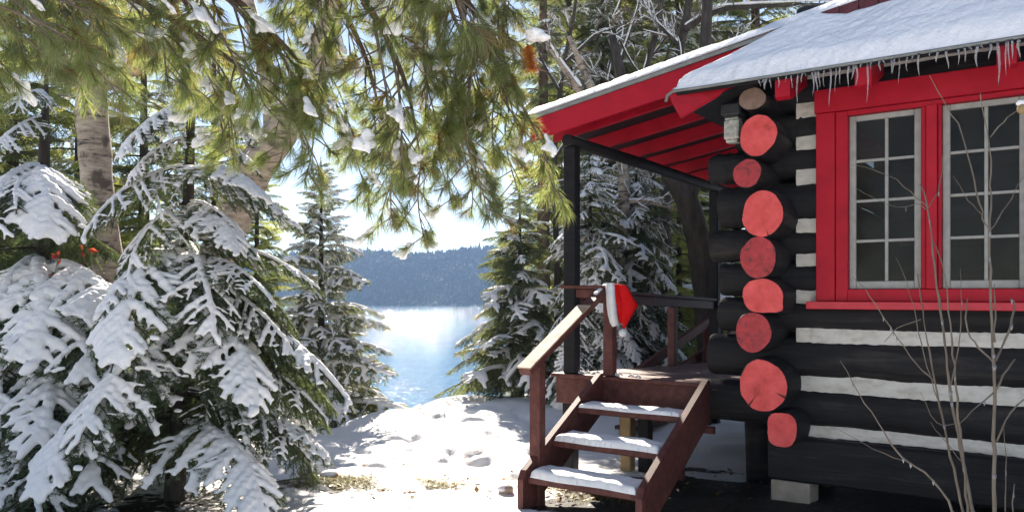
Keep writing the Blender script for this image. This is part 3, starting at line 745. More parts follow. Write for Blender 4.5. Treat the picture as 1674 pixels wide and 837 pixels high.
# icicles: one shared shape, stretched
ice = []
for q in range(3):
    mb = MB(); rs = np.random.default_rng(q); t = np.linspace(0, 1, 9)
    rad = .0054*(1-t)**.7*(1+.22*np.sin(t*19+q*2))+.0008
    mb.tube(np.stack([.004*np.sin(t*5+q), .004*np.cos(t*4+q*2)-.004, -t], -1), rad, 7); ice.append(mb.mesh("icicle", M['ice']))
rs = random.Random(4); a = -.10; k = 0
while a < 1.62 and k < 90:
    L = rs.choice([.03, .05, .07, .10, .10, .12, .14, .17, .21, .26]) if a > .12 else rs.choice([.03, .05, .08, .12, .24])
    o = link("icicle", ice[k % 3], CAB); o.location = (a, EB0-.022, EZ0-.018); o.scale = (rs.uniform(.8, 1.6), rs.uniform(.8, 1.6), L); o.rotation_euler = (0, 0, rs.random()*6)
    a += rs.choice([.016, .024, .03, .036, .045, .055]); k += 1

# porch lamp
LAMP = thing("porch_lamp", "small square porch lamp with ribbed glass under the dark soffit", "lamp", cab(-.40, -.20, 2.98), -THETA)
mb = MB(); mb.box((-.075, -.075, .01), (.075, .075, .10), bevel=.012); mb.box((-.055, -.055, -.005), (.055, .055, .012), bevel=.004); mb.box((-.03, .04, .02), (.03, .27, .07), bevel=.004)
mb.build("lamp_housing", M['lamp_black'], LAMP)
mb = MB()
for z0, z1, w in ((-.19, -.165, .044), (-.165, -.02, .056), (-.02, -.005, .05)): mb.box((-w, -w, z0), (w, w, z1-.0005), bevel=.01)
for i in range(6): mb.box((-.048+i*.0165, -.0605, -.155), (-.040+i*.0165, -.055, -.03), bevel=.002)
mb.build("lamp_glass", M['lamp_glass'], LAMP)

# ------------------------------------------------------------------ porch
DT = -.045                                        # the old deck has settled towards the back
def dz(b): return .955+DT*b
for i in range(26):
    b0 = -.05+i*.146; z = dz(b0+.07)-.0015*(i % 3); a0 = -1.985-.004*(i % 3); a1 = -.71 if b0 < .4 else -.33
    mb = MB(); mb.box((a0, b0, z-.035), (a1, b0+.141, z), bevel=.004); mb.build("deck_board", M['deck'], POR)
mb = MB(); mb.box((-2.09, -.085, .925), (-1.66, .10, .957), bevel=.004); mb.build("nosing_board", M['maroon'], POR)
mb = MB(); mb.box((-1.655, -.085, .922), (-.685, -.052, .956), bevel=.004); mb.build("nosing_board", M['maroon'], POR)
mb = MB(); mb.box((-2.06, -.045, .695), (-.70, -.005, .919), bevel=.004); mb.build("rim_joist", M['maroon'], POR)
mb = MB(); mb.bar((-1.99, 0, dz(0)-.15), (-1.99, 3.7, dz(3.7)-.15), .04, .2); mb.build("rim_joist", M['maroon'], POR)
for a in (-1.5, -1.05, -.62):
    mb = MB(); mb.bar((a, 0, dz(0)-.14), (a, 3.7, dz(3.7)-.14), .045, .18); mb.build("joist", M['maroon'], POR)
for (a, b, m, w) in ((-1.97, .06, 'black_wood', .11), (-1.55, .35, 'tan_wood', .10), (-1.40, .40, 'black_wood', .10), (-1.97, 3.4, 'black_wood', .11), (-1.02, .30, 'maroon', .05)):
    mb = MB(); mb.box((a-w/2, b-w/2, -.6), (a+w/2, b+w/2, dz(b)-.255 if m != 'maroon' else dz(b)-.26), bevel=.006); mb.build("deck_post", M[m], POR)
mb = MB(); mb.box((-1.05, .26, .50), (-.72, .30, .56), bevel=.004); mb.build("brace", M['maroon'], POR)
# black posts and beam
mb = MB(); mb.box((-1.98, -.055, dz(0)), (-1.865, .055, 2.955), bevel=.01); mb.build("post", M['black_wood'], POR)
mb = MB(); mb.box((-1.98, 3.5, -.3), (-1.865, 3.61, 2.955), bevel=.01); mb.build("post", M['black_wood'], POR)
mb = MB(); mb.tube([(-1.92, -.09, 3.005), (-1.92, 1.5, 3.01), (-1.92, 3.0, 3.0), (-1.92, 5.2, 3.0)], [.052, .056, .055, .055], 14, noise=.02); mb.build("beam", M['black_wood'], POR)
# railings
RT = -.032
mb = MB(); mb.bar((-2.0, -.01, 1.722), (-1.55, -.01, 1.716), .13, .028); mb.build("rail_cap", M['maroon'], POR)
mb = MB(); mb.bar((-1.86, -.02, 1.665), (-1.57, -.02, 1.66), .04, .075); mb.build("rail", M['maroon'], POR)
mb = MB(); mb.bar((-1.92, .06, 1.700), (-1.92, 3.5, 1.700+RT*3.5), .10, .03); mb.build("rail_cap", M['maroon'], POR)
mb = MB(); mb.bar((-1.92, .06, 1.635), (-1.92, 3.5, 1.635+RT*3.5), .045, .095); mb.build("rail", M['maroon'], POR)
mb = MB(); mb.box((-1.59, -.045, .957), (-1.50, .045, 1.70), bevel=.006); mb.build("railing_post", M['maroon'], POR)
mb = MB(); mb.box((-1.965, 2.18, dz(2.2)), (-1.875, 2.27, 1.515), bevel=.006); mb.build("railing_post", M['maroon'], POR)
# scraps of snow and leaves on the deck edge
sm = MB()
for k in range(16):
    a, b = random.uniform(-1.95, -1.3), random.uniform(.0, .12)
    sm.tube([(a, b, .957), (a+.03, b+.01, .972), (a+.06, b, .957)], [.006, .013, .005], 6)
sm.build("snow_scraps", M['snow'], POR)["kind"] = "stuff"

# ------------------------------------------------------------------ steps
ST = thing("wooden_steps", "maroon wooden steps with snowy treads and a handrail pale with painted sunlight leading to the porch", "steps", (ORG.x, ORG.y, 0), -THETA)
TREADS = [(-.37, .745), (-.745, .535), (-1.085, .32)]
def stringer(a):
    mb = MB(); prof = [(-.055, .975), (-.10, .985), (-1.25, .375), (-1.29, .31), (-1.29, .10), (-1.20, .06), (-.055, .66)]
    V = [(a-.024, b, z) for b, z in prof]+[(a+.024, b, z) for b, z in prof]; n = len(prof)
    mb.add(V, [list(range(n)), list(range(2*n-1, n-1, -1))]+[(j, n+j, n+(j+1) % n, (j+1) % n) for j in range(n)]); return mb.build("stringer", M['maroon'], ST)
stringer(-1.60); stringer(-.66)
for i, (b, z) in enumerate(TREADS):
    mb = MB(); mb.box((-1.573, b-.145, z-.045), (-.687, b+.135, z), bevel=.006); t = mb.build("tread", M['maroon'], ST)
    bb, zz = b, z
    rs0 = random.Random(i)
    snow_sheet(lambda u, v: (-1.56+.86*u, bb-.152+.012*math.sin(u*9+i)+.255*v*(1 if i else .8), zz), 120, 34, (.034, .050, .058)[i], "snow", t, M['snow'], 30+i, .045, .009)
mb = MB(); mb.box((-1.645, -1.105, .05), (-1.555, -1.015, 1.14), bevel=.006); mb.build("newel_post", M['maroon'], ST)
r0, r1 = Vector((-1.60, -1.23, 1.085)), Vector((-1.60, -.02, 1.69))
mb = MB(); mb.bar(r0, r1, .10, .055); hr = mb.build("handrail", M['maroon'], ST)
up = Vector((0, -.45, .89)) * .034
mb = MB(); mb.bar(r0+up, r0.lerp(r1, .74)+up, .125, .012, bevel=.003); mb.build("sunlit_rail_top", M['sunlit_rail_top'], hr)  # pale strip only along the lower stretch, painted as if sunlit
mb = MB(); mb.bar(Vector((-1.60, -.16, 1.655)), Vector((-1.60, .03, 1.735)), .035, .03); mb.build("snow", M['snow'], hr)

# handrails of the stair on the far side of the porch
BS = thing("far_steps", "pair of sloping maroon handrails of the stair behind the porch", "steps", P(1090, 640, 9.5))
inv = Matrix.Translation(-BS.location)
for (p0, p1) in ((P(1015, 628, 9.0), P(1160, 524, 10.4)), (P(1085, 622, 9.9), P(1225, 526, 11.2))):
    mb = MB(); mb.bar(p0, p1, .06, .11); mb.build("handrail", M['maroon'], BS, inv)
    for t in (.03, .97):
        q = p0.lerp(p1, t); mb = MB(); mb.box((q.x-.045, q.y-.045, gz(q.x, q.y)-.15), (q.x+.045, q.y+.045, q.z-.04)); mb.build("rail_post", M['maroon'], BS, inv)
for k in range(5):
    q = P(1020+30*k, 700-8*k, 9.2+.28*k); q2 = q+Vector((.55, .65, 0))
    mb = MB(); mb.bar(q, q2, .26, .045); mb.build("tread", M['maroon'], BS, inv)

# ------------------------------------------------------------------ santa hat
HD = 6.60
HAT = thing("santa_hat", "red felt Santa hat with white plush band and pompom hung on the railing post", "hat", P(1010, 535, HD))
inv = Matrix.Translation(-HAT.location)
def loft(sections, k, depth):
    """sections: list of (top px, bottom px, depth half-thickness)."""
    mb = MB(); rings = []
    an = np.linspace(0, 2*PI, k, endpoint=False)
    for (tx, ty), (bx, by), th in sections:
        t = np.array(P(tx, ty, depth)); b = np.array(P(bx, by, depth)); c = (t+b)/2; h = (t-b)/2
        cs = np.sign(np.cos(an))*np.abs(np.cos(an))**.9
        rings.append(c[None, :]+cs[:, None]*h[None, :]+np.sin(an)[:, None]*np.array([0, -th, 0])[None, :]*(1+.10*np.sin(3*an+len(rings)))[:, None])
    n = len(rings); i = np.arange(n-1)[:, None]*k; j = np.arange(k)[None, :]; j2 = (j+1) % k
    mb.add(np.concatenate(rings), np.stack([i+j, i+j2, i+k+j2, i+k+j], -1).reshape(-1, 4), 0, True)
    mb.add(rings[0], [list(range(k))[::-1]]); mb.add(rings[-1], [list(range(k))])
    return mb
capmb = loft([((1000, 464.5), (1012, 528), .07), ((1008, 464), (1016, 529), .065), ((1016, 465), (1021, 525), .05), ((1024, 470), (1027, 517), .035), ((1034, 485), (1035, 510), .022), ((1042, 497), (1042, 503), .008)], 20, HD)
fl = loft([((1012, 466), (1024, 466), .02), ((1013, 480), (1034, 484), .026), ((1016, 495), (1042, 499), .024), ((1015, 510), (1035, 514), .026), ((1017, 524), (1027, 527), .02), ((1018, 538), (1021, 538), .012)], 16, HD-.075)
off = capmb.n
capmb.add(np.concatenate(fl.v), [tuple(x) for x in np.concatenate(fl.loops[:1]).reshape(-1, 4)], 0, True)
capmb.build("cap", M['felt'], HAT, inv)
bd = loft([((991, 463), (1004, 462), .07), ((990, 470), (1005, 469), .085), ((991, 485), (1006, 484), .09), ((992, 500), (1008, 499), .09), ((994, 515), (1009, 513), .09), ((997, 527), (1011, 525), .08), ((1001, 534), (1010, 531), .05)], 20, HD)
bd.build("band", M['plush'], HAT, inv)
bm = bmesh.new(); bmesh.ops.create_icosphere(bm, subdivisions=4, radius=.034)
for v in bm.verts: v.co *= 1+random.uniform(-.09, .12)
bmesh.ops.translate(bm, vec=P(1018, 544, HD-.08)-HAT.location, verts=bm.verts)
me = bpy.data.meshes.new("pompom"); bm.to_mesh(me); bm.free(); me.materials.append(M['plush'])
for p in me.polygons: p.use_smooth = True
link("pompom", me, HAT)

# ------------------------------------------------------------------ conifer boughs: shared shapes
def needles(mb, segs, spacing, length, width, around, mat_i, rs, droop=0.0, fwd=.65, flat=.55):
    """One small triangle per needle along line segments (n,2,3)."""
    segs = np.asarray(segs, float); d = segs[:, 1]-segs[:, 0]; L = np.linalg.norm(d, axis=1)+1e-9; t = d/L[:, None]
    cnt = np.maximum(1, (L/spacing).astype(int)*around); idx = np.repeat(np.arange(len(segs)), cnt); n = len(idx)
    p = segs[idx, 0]+d[idx]*rs.random(n)[:, None]; T = t[idx]
    ref = np.where(np.abs(T[:, 2:3]) > .9, np.array([[1., 0, 0]]), np.array([[0, 0, 1.]]))
    u = np.cross(ref, T); u /= np.linalg.norm(u, axis=1)[:, None]+1e-9; w = np.cross(T, u)
    an = rs.random(n)*2*PI; rad = np.cos(an)[:, None]*u+flat*np.sin(an)[:, None]*w
    dr = T*fwd*rs.uniform(.7, 1.3, n)[:, None]+rad; dr[:, 2] -= droop; dr /= np.linalg.norm(dr, axis=1)[:, None]
    ln = length*rs.uniform(.7, 1.2, n)[:, None]
    s = np.cross(dr, rs.standard_normal((n, 3))); s /= np.linalg.norm(s, axis=1)[:, None]+1e-9; s *= width/2
    V = np.stack([p-s, p+s, p+dr*ln], 1).reshape(-1, 3)
    mb.add(V, np.arange(3*n).reshape(-1, 3), mat_i, False)

def bough_lines(rs, wmax=.40, step=.05, subs=True, curl=.20, arch=.10):
    """The axis and twigs of a flat, drooping bough of unit length: list of (polyline, level)."""
    out = []
    ax = np.linspace(0, 1, 9); wob = .03*np.sin(ax*5+rs.random()*6)
    axis = np.stack([ax, wob*ax, 4*arch*ax*(1-ax)], -1); out.append((axis, 0))
    s = .10
    side = 1
    while s < .97:
        for side in (-1, 1):
            if rs.random() < .08: continue
            ss = min(.98, s+rs.uniform(-.015, .015))
            l = wmax*((1-ss)**.75)*min(1, .35+ss/.22)*rs.uniform(.75, 1.15)+.03
            p0 = np.array([np.interp(ss, ax, axis[:, k]) for k in range(3)])
            an = math.radians(rs.uniform(44, 60)); d = np.array([math.cos(an), side*math.sin(an), 0])
            t = np.linspace(0, 1, 5)[:, None]
            pl = p0+d*t*l+np.array([.10*l, 0, 0])*t**2+np.array([0, 0, -1.])*curl*l*t**1.7*rs.uniform(.6, 1.5)
            out.append((pl, 1))
            if subs and l > .09:
                for f in np.arange(.28, .95, .05/l*1.0):
                    for sd in (-1, 1):
                        q0 = p0+(pl[-1]-p0)*f; q0 = np.array([np.interp(f, t[:, 0], pl[:, k]) for k in range(3)])
                        a2 = an*side+sd*math.radians(45); l2 = l*(1-f)*.55*rs.uniform(.6, 1.1)+.02
                        d2 = np.array([math.cos(a2), math.sin(a2), -.35])
                        out.append((np.stack([q0, q0+d2*l2*.5, q0+d2*l2+np.array([0, 0, -.1*l2])]), 2))
        s += step*rs.uniform(.85, 1.15)
    return out

def make_bough(seed, nm, hi, mat_n, snow=True, snow_r=1.0, wmax=.40, curl=.2, arch=.10, bare=.0):
    rs = np.random.default_rng(seed); ls = bough_lines(rs, wmax, .050 if hi else .075, True, curl, arch)
    mb = MB()
    for pl, lv in ls:
        if lv == 0: mb.tube(pl, np.linspace(.013, .003, len(pl)), 6 if hi else 4, 0)
        elif lv == 1: mb.tube(pl[::2], np.linspace(.004, .0015, 3), 4 if hi else 3, 0, cap=False)
    segs = np.array([(pl[i], pl[i+1]) for pl, lv in ls for i in range(len(pl)-1) if not (lv == 0 and pl[i][0] < .12)])
    if hi: needles(mb, segs, .0062, .021, .0030, 4, 1, rs)
    else: needles(mb, segs, .016, .032, .0085, 3, 1, rs)
    me = mb.mesh(nm, [M['bark_dark'], M[mat_n]])
    sn = None
    if snow:
        sb = MB()
        for pl, lv in ls:
            if lv == 0:
                n = 22; x = np.linspace(.04, .97, n); q = np.stack([np.interp(x, np.linspace(0, 1, len(pl)), pl[:, k]) for k in range(3)], -1); q[:, 2] += .012
                sb.tube(q, snow_r*(.019+.008*rs.random(n))*np.interp(x, [0, .2, .8, 1], [.8, 1.1, .9, .6]), 8, zs=.75)
            elif lv == 1:
                if rs.random() < bare: continue
                l = np.linalg.norm(pl[-1]-pl[0]); n = max(4, int(l/.02)); x = np.linspace(0, rs.uniform(.82, 1.04), n)
                q = np.stack([np.interp(x, np.linspace(0, 1, len(pl)), pl[:, k]) for k in range(3)], -1); q[:, 2] += .010
                r = snow_r*np.interp(x, [0, .3, .8, 1], [.019, .0185, .0165, .0115])*rs.uniform(.75, 1.25)*(1+.25*rs.standard_normal(n)*.5)
                sb.tube(q, np.clip(r, .006, .05), 7, zs=.8)
            elif lv == 2 and rs.random() < (.32 if hi else .25):
                l = np.linalg.norm(pl[-1]-pl[0])
                if l < .035: continue
                q = pl.copy(); q[:, 2] += .007; sb.tube(q, snow_r*rs.uniform(.55, 1.1)*np.array([.012, .013, .009]), 6, zs=.8)
        sn = remeshed(sb, .0072 if hi else .019, nm+"_snow", M['snow_tree'], 4 if hi else 2, .002 if hi else 0)
    return me, sn

SPR = [make_bough(200+i, "spruce_bough", True, 'spruce', True, (1.15, .9, .78, 1.05, .85)[i], .38+.03*(i % 3), .5, .12, (.2, .38, .5, .28, .38)[i]) for i in range(5)]
SPRT = [make_bough(230+i, "spruce_bough", True, 'spruce', True, .85, .28, .45, .10, .45) for i in range(2)]
FIR = [make_bough(300+i, "fir_bough", False, 'fir', True, 1.3, .42, .40, .10, .45) for i in range(4)]
GRN = [make_bough(330+i, "green_bough", False, 'hemlock', False, 1, .42, .2, .08) for i in range(3)]
DRK = [make_bough(350+i, "dark_bough", False, 'fir', False, 1, .40, .2, .08) for i in range(2)]

def place_bough(tree, var, B, T, roll=0.0, wscale=1.0, snow=True):
    """A copy of a bough from base B to tip T (world points)."""
    me, sn = var; x = (T-B); L = x.length; x = x.normalized()
    up = Vector((0, 0, 1)); y = up.cross(x)
    if y.length < 1e-3: y = Vector((0, 1, 0))
    y.normalize(); z = x.cross(y)
    Rm = Matrix((x, y, z)).transposed() @ Matrix.Rotation(roll, 3, 'X') @ Matrix.Diagonal((L, L*wscale, L*wscale))
    m = Rm.to_4x4(); m.translation = B-tree.location
    o = link("bough", me, tree, m)
    if sn is not None and snow: link("snow", sn, o)["kind"] = "stuff"
    return o

def trunk(tree, pts, rad, m, k=10, noise_=.04, name="trunk"):
    mb = MB(); pts = [Vector(p)-tree.location for p in pts]; P_ = np.array([tuple(p) for p in pts]); n = max(8, int(len(pts)*4))
    s = np.linspace(0, 1, n); s0 = np.linspace(0, 1, len(pts))
    q = np.stack([np.interp(s, s0, P_[:, j]) for j in range(3)], -1)
    for _ in range(2): q[1:-1] = .5*q[1:-1]+.25*(q[2:]+q[:-2])
    mb.tube(q, np.interp(s, s0, rad), k, 0, noise=noise_)
    return mb.build(name, m, tree)

def conifer(name, label, cat, base, H, Rr, nb, variants, seed, group=None, low=.06, snow_p=1.0, lean=(0, 0), pitch=(-.15, .62), bark='bark_dark', jit=.42, pw=.85):
    rs = random.Random(seed); base = Vector(base)
    t = thing(name, label, cat, base, 0, group)
    top = base+Vector((lean[0], lean[1], H))
    trunk(t, [base-Vector((0, 0, .3)), base.lerp(top, .5), top], [.019*H**.8+.015, .012*H**.8+.010, .007], M[bark], 9)
    for i in range(nb):
        f = low+(1-low)*((i+rs.random()*.8)/nb)**.92; f = min(f, .985)
        B = base.lerp(top, f); r = Rr*(1-f)**pw*rs.uniform(1-jit, 1+jit*.6)+.12
        az = i*2.399963+rs.uniform(-.35, .35); pt = pitch[1]+(pitch[0]-pitch[1])*f+rs.uniform(-.26, .26)
        d = Vector((math.cos(az)*math.cos(pt), math.sin(az)*math.cos(pt), -math.sin(pt)))
        place_bough(t, variants[rs.randrange(len(variants))], B, B+d*r, rs.uniform(-.6, .6), rs.uniform(.8, 1.35), rs.random() < snow_p)
    tip = variants[0]; place_bough(t, tip, base.lerp(top, .93), top+Vector((0, 0, .10)), 0, .6, False)
    return t

# ---- the young spruce in front: main boughs where the photograph shows them, then filler
T1 = thing("spruce_tree", "snow laden young spruce with drooping boughs nearest the camera at left", "tree", (P(285, 830, 5.7).x, 5.7, .05))
trunk(T1, [P(283, 850, 5.7), P(296, 640, 5.7), P(305, 400, 5.7), P(314, 150, 5.7), P(316, 60, 5.7)], [.075, .065, .045, .025, .006], M['bark_dark'], 10)
hand = [
    (314, 168, 5.7, 210, 240, 5.3, 5, .1, 1.0), (314, 165, 5.7, 408, 238, 5.4, 6, -.1, 1.0), (312, 222, 5.7, 200, 318, 5.3, 6, .1, 1.1), (312, 222, 5.7, 430, 292, 5.5, 5, -.1, 1.1), (315, 120, 5.7, 255, 165, 5.5, 6, 0, 1.0), (315, 118, 5.7, 375, 160, 5.6, 5, 0, 1.0), (308, 330, 5.7, 395, 400, 5.3, 6, -.1, 1.1),
    # base px,py,depth -> tip px,py,depth, variant, roll, width
    (312, 175, 5.7, 190, 265, 5.2, 0, .1, .9), (312, 170, 5.7, 420, 240, 5.4, 1, -.1, .9), 
    (308, 270, 5.7, 130, 400, 5.0, 4, .2, .9), (308, 280, 5.7, 430, 330, 5.2, 0, -.25, 1.0), (308, 290, 5.7, 500, 385, 5.6, 1, -.2, .8),
    (302, 400, 5.7, 165, 520, 4.8, 3, .3, .9), (302, 395, 5.7, 175, 610, 4.6, 0, .15, 1.05),  (302, 395, 5.7, 340, 560, 4.9, 4, -.2, 1.05),
    (302, 390, 5.7, 530, 482, 5.6, 5, -.2, .9), (302, 420, 5.7, 450, 510, 5.1, 2, -.3, .9), (298, 500, 5.7, 420, 680, 4.9, 3, -.2, 1.1), (298, 480, 5.7, 575, 675, 5.3, 6, -.25, 1.0),
    (298, 520, 5.7, 545, 620, 5.8, 5, -.2, .8), (296, 540, 5.7, 130, 740, 4.5, 1, .2, 1.0), (296, 560, 5.7, 40, 830, 4.4, 0, .15, .85), 
    (298, 690, 5.6, 430, 860, 4.8, 3, -.15, 1.15), (294, 640, 5.7, 545, 760, 5.5, 1, -.3, .9),
      (302, 330, 5.7, 205, 470, 5.0, 2, .2, .9), (300, 450, 5.7, 480, 590, 5.3, 4, -.2, .9),
    (304, 350, 5.7, 390, 420, 5.1, 3, -.2, 1.0),  
]
ALLV = SPR+SPRT
for (bx, by, bd_, tx, ty, td, v, ro, ws) in hand:
    place_bough(T1, ALLV[v], P(bx, by, bd_), P(tx, ty, td), ro, ws)
rs = random.Random(21)
for i in range(26):
    f = .5+.5*rs.random(); B = P(316-22*f, 120+560*f, 5.7); az = rs.uniform(-.4, PI+.4); r = .35+.95*f*rs.uniform(.7, 1.1)
    d = Vector((math.cos(az), math.sin(az)*.9, -.45-.3*rs.random()))
    place_bough(T1, SPRT[i % 2] if f < .6 else SPR[i % 5], B, B+d*r, rs.uniform(-.3, .3), 1.0, rs.random() < .2)

# ---- the spruce at the left edge
T2 = thing("spruce_tree", "snow heaped spruce cut off by the left edge in front of the birch", "tree", (P(60, 700, 6.2).x, 6.2, .1))
trunk(T2, [P(60, 820, 6.2), P(66, 500, 6.2), P(72, 250, 6.2), P(76, 110, 6.2)], [.09, .07, .045, .01], M['bark_dark'], 10)
hand2 = [ (72, 190, 6.2, -20, 270, 5.5, 1, .1, .7), (74, 150, 6.2, 20, 190, 5.6, 2, 0, .8), 
         (70, 270, 6.2, -30, 420, 5.2, 4, .2, 1.1), (70, 280, 6.2, 70, 400, 5.3, 0, 0, 1.2),  (66, 420, 6.2, -20, 590, 5.1, 1, .2, 1.1), (66, 430, 6.2, 60, 610, 5.0, 3, 0, 1.2),
         (66, 440, 6.2, 190, 560, 5.2, 0, -.2, 1.1), (66, 480, 6.2, 140, 640, 5.0, 4, -.1, 1.1), (64, 540, 6.2, -10, 740, 5.0, 2, .1, 1.2), (64, 560, 6.2, 90, 760, 4.9, 1, 0, 1.1), (64, 560, 6.2, 220, 700, 5.3, 3, -.2, 1.0),
         (62, 650, 6.2, -20, 850, 5.0, 0, .1, 1.1), (62, 640, 6.2, 150, 820, 5.0, 4, -.1, 1.1), (60, 680, 6.2, 60, 880, 4.9, 2, 0, 1.1), (70, 300, 6.2, 20, 350, 5.3, 2, .1, 1.1)]
for (bx, by, bd_, tx, ty, td, v, ro, ws) in hand2:
    place_bough(T2, SPR[v], P(bx, by, bd_), P(tx, ty, td), ro, ws)
for i in range(26):
    f = .35+.65*rs.random(); B = P(74-12*f, 150+560*f, 6.2); az = rs.uniform(-PI, PI); r = .4+.9*f
    d = Vector((math.cos(az), math.sin(az), -.4)); place_bough(T2, SPR[i % 5], B, B+d*r, rs.uniform(-.3, .3), 1.0, rs.random() < .35)

# ---- middle and background conifers
def at_px(px, d): return ((px-837)/F*d, d)
def conifer_px(name, label, px, d, top_py, spread_px, nb, variants, seed, **kw):
    x, y = at_px(px, d); b = (x, y, gz(x, y)); H = EYE-(top_py-HORIZON)/F*d-b[2]
    return conifer(name, label, "tree", b, H, spread_px/F*d, nb, variants, seed, **kw)

conifer_px("spruce_tree", "slender snowy spruce standing alone at the lake edge left of the water gap", 525, 11.0, 265, 145, 150, FIR, 31, low=.03, pitch=(-.2, .4), snow_p=1.0, pw=.75)
conifer_px("spruce_tree", "small bushy spruce at the foot of the slender lakeside spruce", 590, 11.6, 560, 85, 40, FIR, 32, snow_p=.5, pitch=(-.1, .3))
conifer_px("spruce_tree", "dark spruce with spreading boughs right of the lake gap", 850, 12.2, 300, 130, 150, FIR, 33, snow_p=.38, pitch=(-.1, .35))
conifer_px("spruce_tree", "snow plastered spruce framed between the black post and the Santa hat", 965, 10.8, 250, 120, 130, SPR+FIR, 34, snow_p=.95, pitch=(.2, .9), pw=.6)
conifer_px("spruce_tree", "heavily snowed spruce seen through the porch above the railing", 1040, 11.6, 225, 115, 130, SPR+FIR, 35, snow_p=.95, pitch=(.2, .9), pw=.6)
conifer_px("spruce_tree", "greener spruce seen through the porch beside the dark leaning trunk", 1110, 13.0, 200, 120, 100, GRN, 36, snow_p=.3, pitch=(0, .5))
conifer_px("pine_tree", "tall snowy conifer crown rising behind the porch roof against blue sky", 985, 15.5, -120, 120, 170, FIR+DRK, 37, snow_p=.75, pitch=(-.1, .4), low=.25)
conifer_px("pine_tree", "sunlit green pine above the cabin roof at the top right", 1235, 16.5, -420, 150, 120, GRN+GRN+DRK, 38, low=.45, pitch=(-.2, .2), pw=.5)
conifer_px("pine_tree", "tall pine behind the hanging branches with its brown trunk showing over the porch rake", 888, 13.5, -330, 95, 80, DRK+FIR, 39, low=.42, snow_p=.5, bark='bark_brown', pw=.5)
conifer_px("pine_tree", "dark bushy pine behind the brown trunk left of the porch roof", 930, 16.5, -260, 150, 140, FIR+GRN, 41, low=.12, snow_p=.5, pitch=(-.15, .35), pw=.5)
conifer_px("pine_tree", "snow flecked pine behind the forked birch under the porch roof", 1060, 15.0, 60, 150, 120, FIR+GRN, 42, low=.1, snow_p=.7, pitch=(-.1, .4), pw=.55)
conifer_px("pine_tree", "green pine filling the gap beside the log corner behind the porch", 1180, 17.5, 100, 150, 130, GRN+FIR, 43, low=.1, snow_p=.4, pitch=(-.1, .35), pw=.55)
conifer_px("pine_tree", "thin topped conifer with blue sky on both sides behind the bare stems", 1040, 19.0, -220, 130, 170, GRN+FIR, 44, low=.2, snow_p=.6, pitch=(-.15, .3), pw=.7)
conifer_px("pine_tree", "sunlit green pine filling the sky behind the forked stems over the porch roof", 1000, 17.5, -260, 170, 190, FIR+GRN, 45, low=.2, snow_p=.8, pitch=(-.15, .35), pw=.5)
conifer_px("pine_tree", "yellow green pine behind the snowed limb above the roof edge", 1110, 18.5, -330, 170, 190, GRN+FIR, 46, low=.2, snow_p=.6, pitch=(-.15, .35), pw=.5)
lefts = [(20, 12.0, -300, 200, 'tall sunlit green conifer behind the birch at the far left', GRN+DRK, .1), (130, 14.0, -200, 190, 'dense green conifer behind the pale birch trunk', DRK+GRN+FIR, .1),
         (235, 13.0, -150, 170, 'tall green conifer between the two birches', GRN+FIR, .12), (350, 15.0, -60, 150, 'sunlit conifer behind the leaning birch', GRN+DRK, .12), (-80, 9.5, -100, 220, 'dark conifer mostly cut off at the left edge behind the spruce', DRK+GRN, .05),
         (420, 13.5, 210, 110, 'low conifer left of the slender lakeside spruce', FIR+GRN, .05)]
for k, (px, d, tp, sp, lb, vs, lw) in enumerate(lefts):
    conifer_px("conifer_tree", lb, px, d, tp, sp, 120, vs, 50+k, low=lw, snow_p=.5, pitch=(-.1, .4), pw=.55)

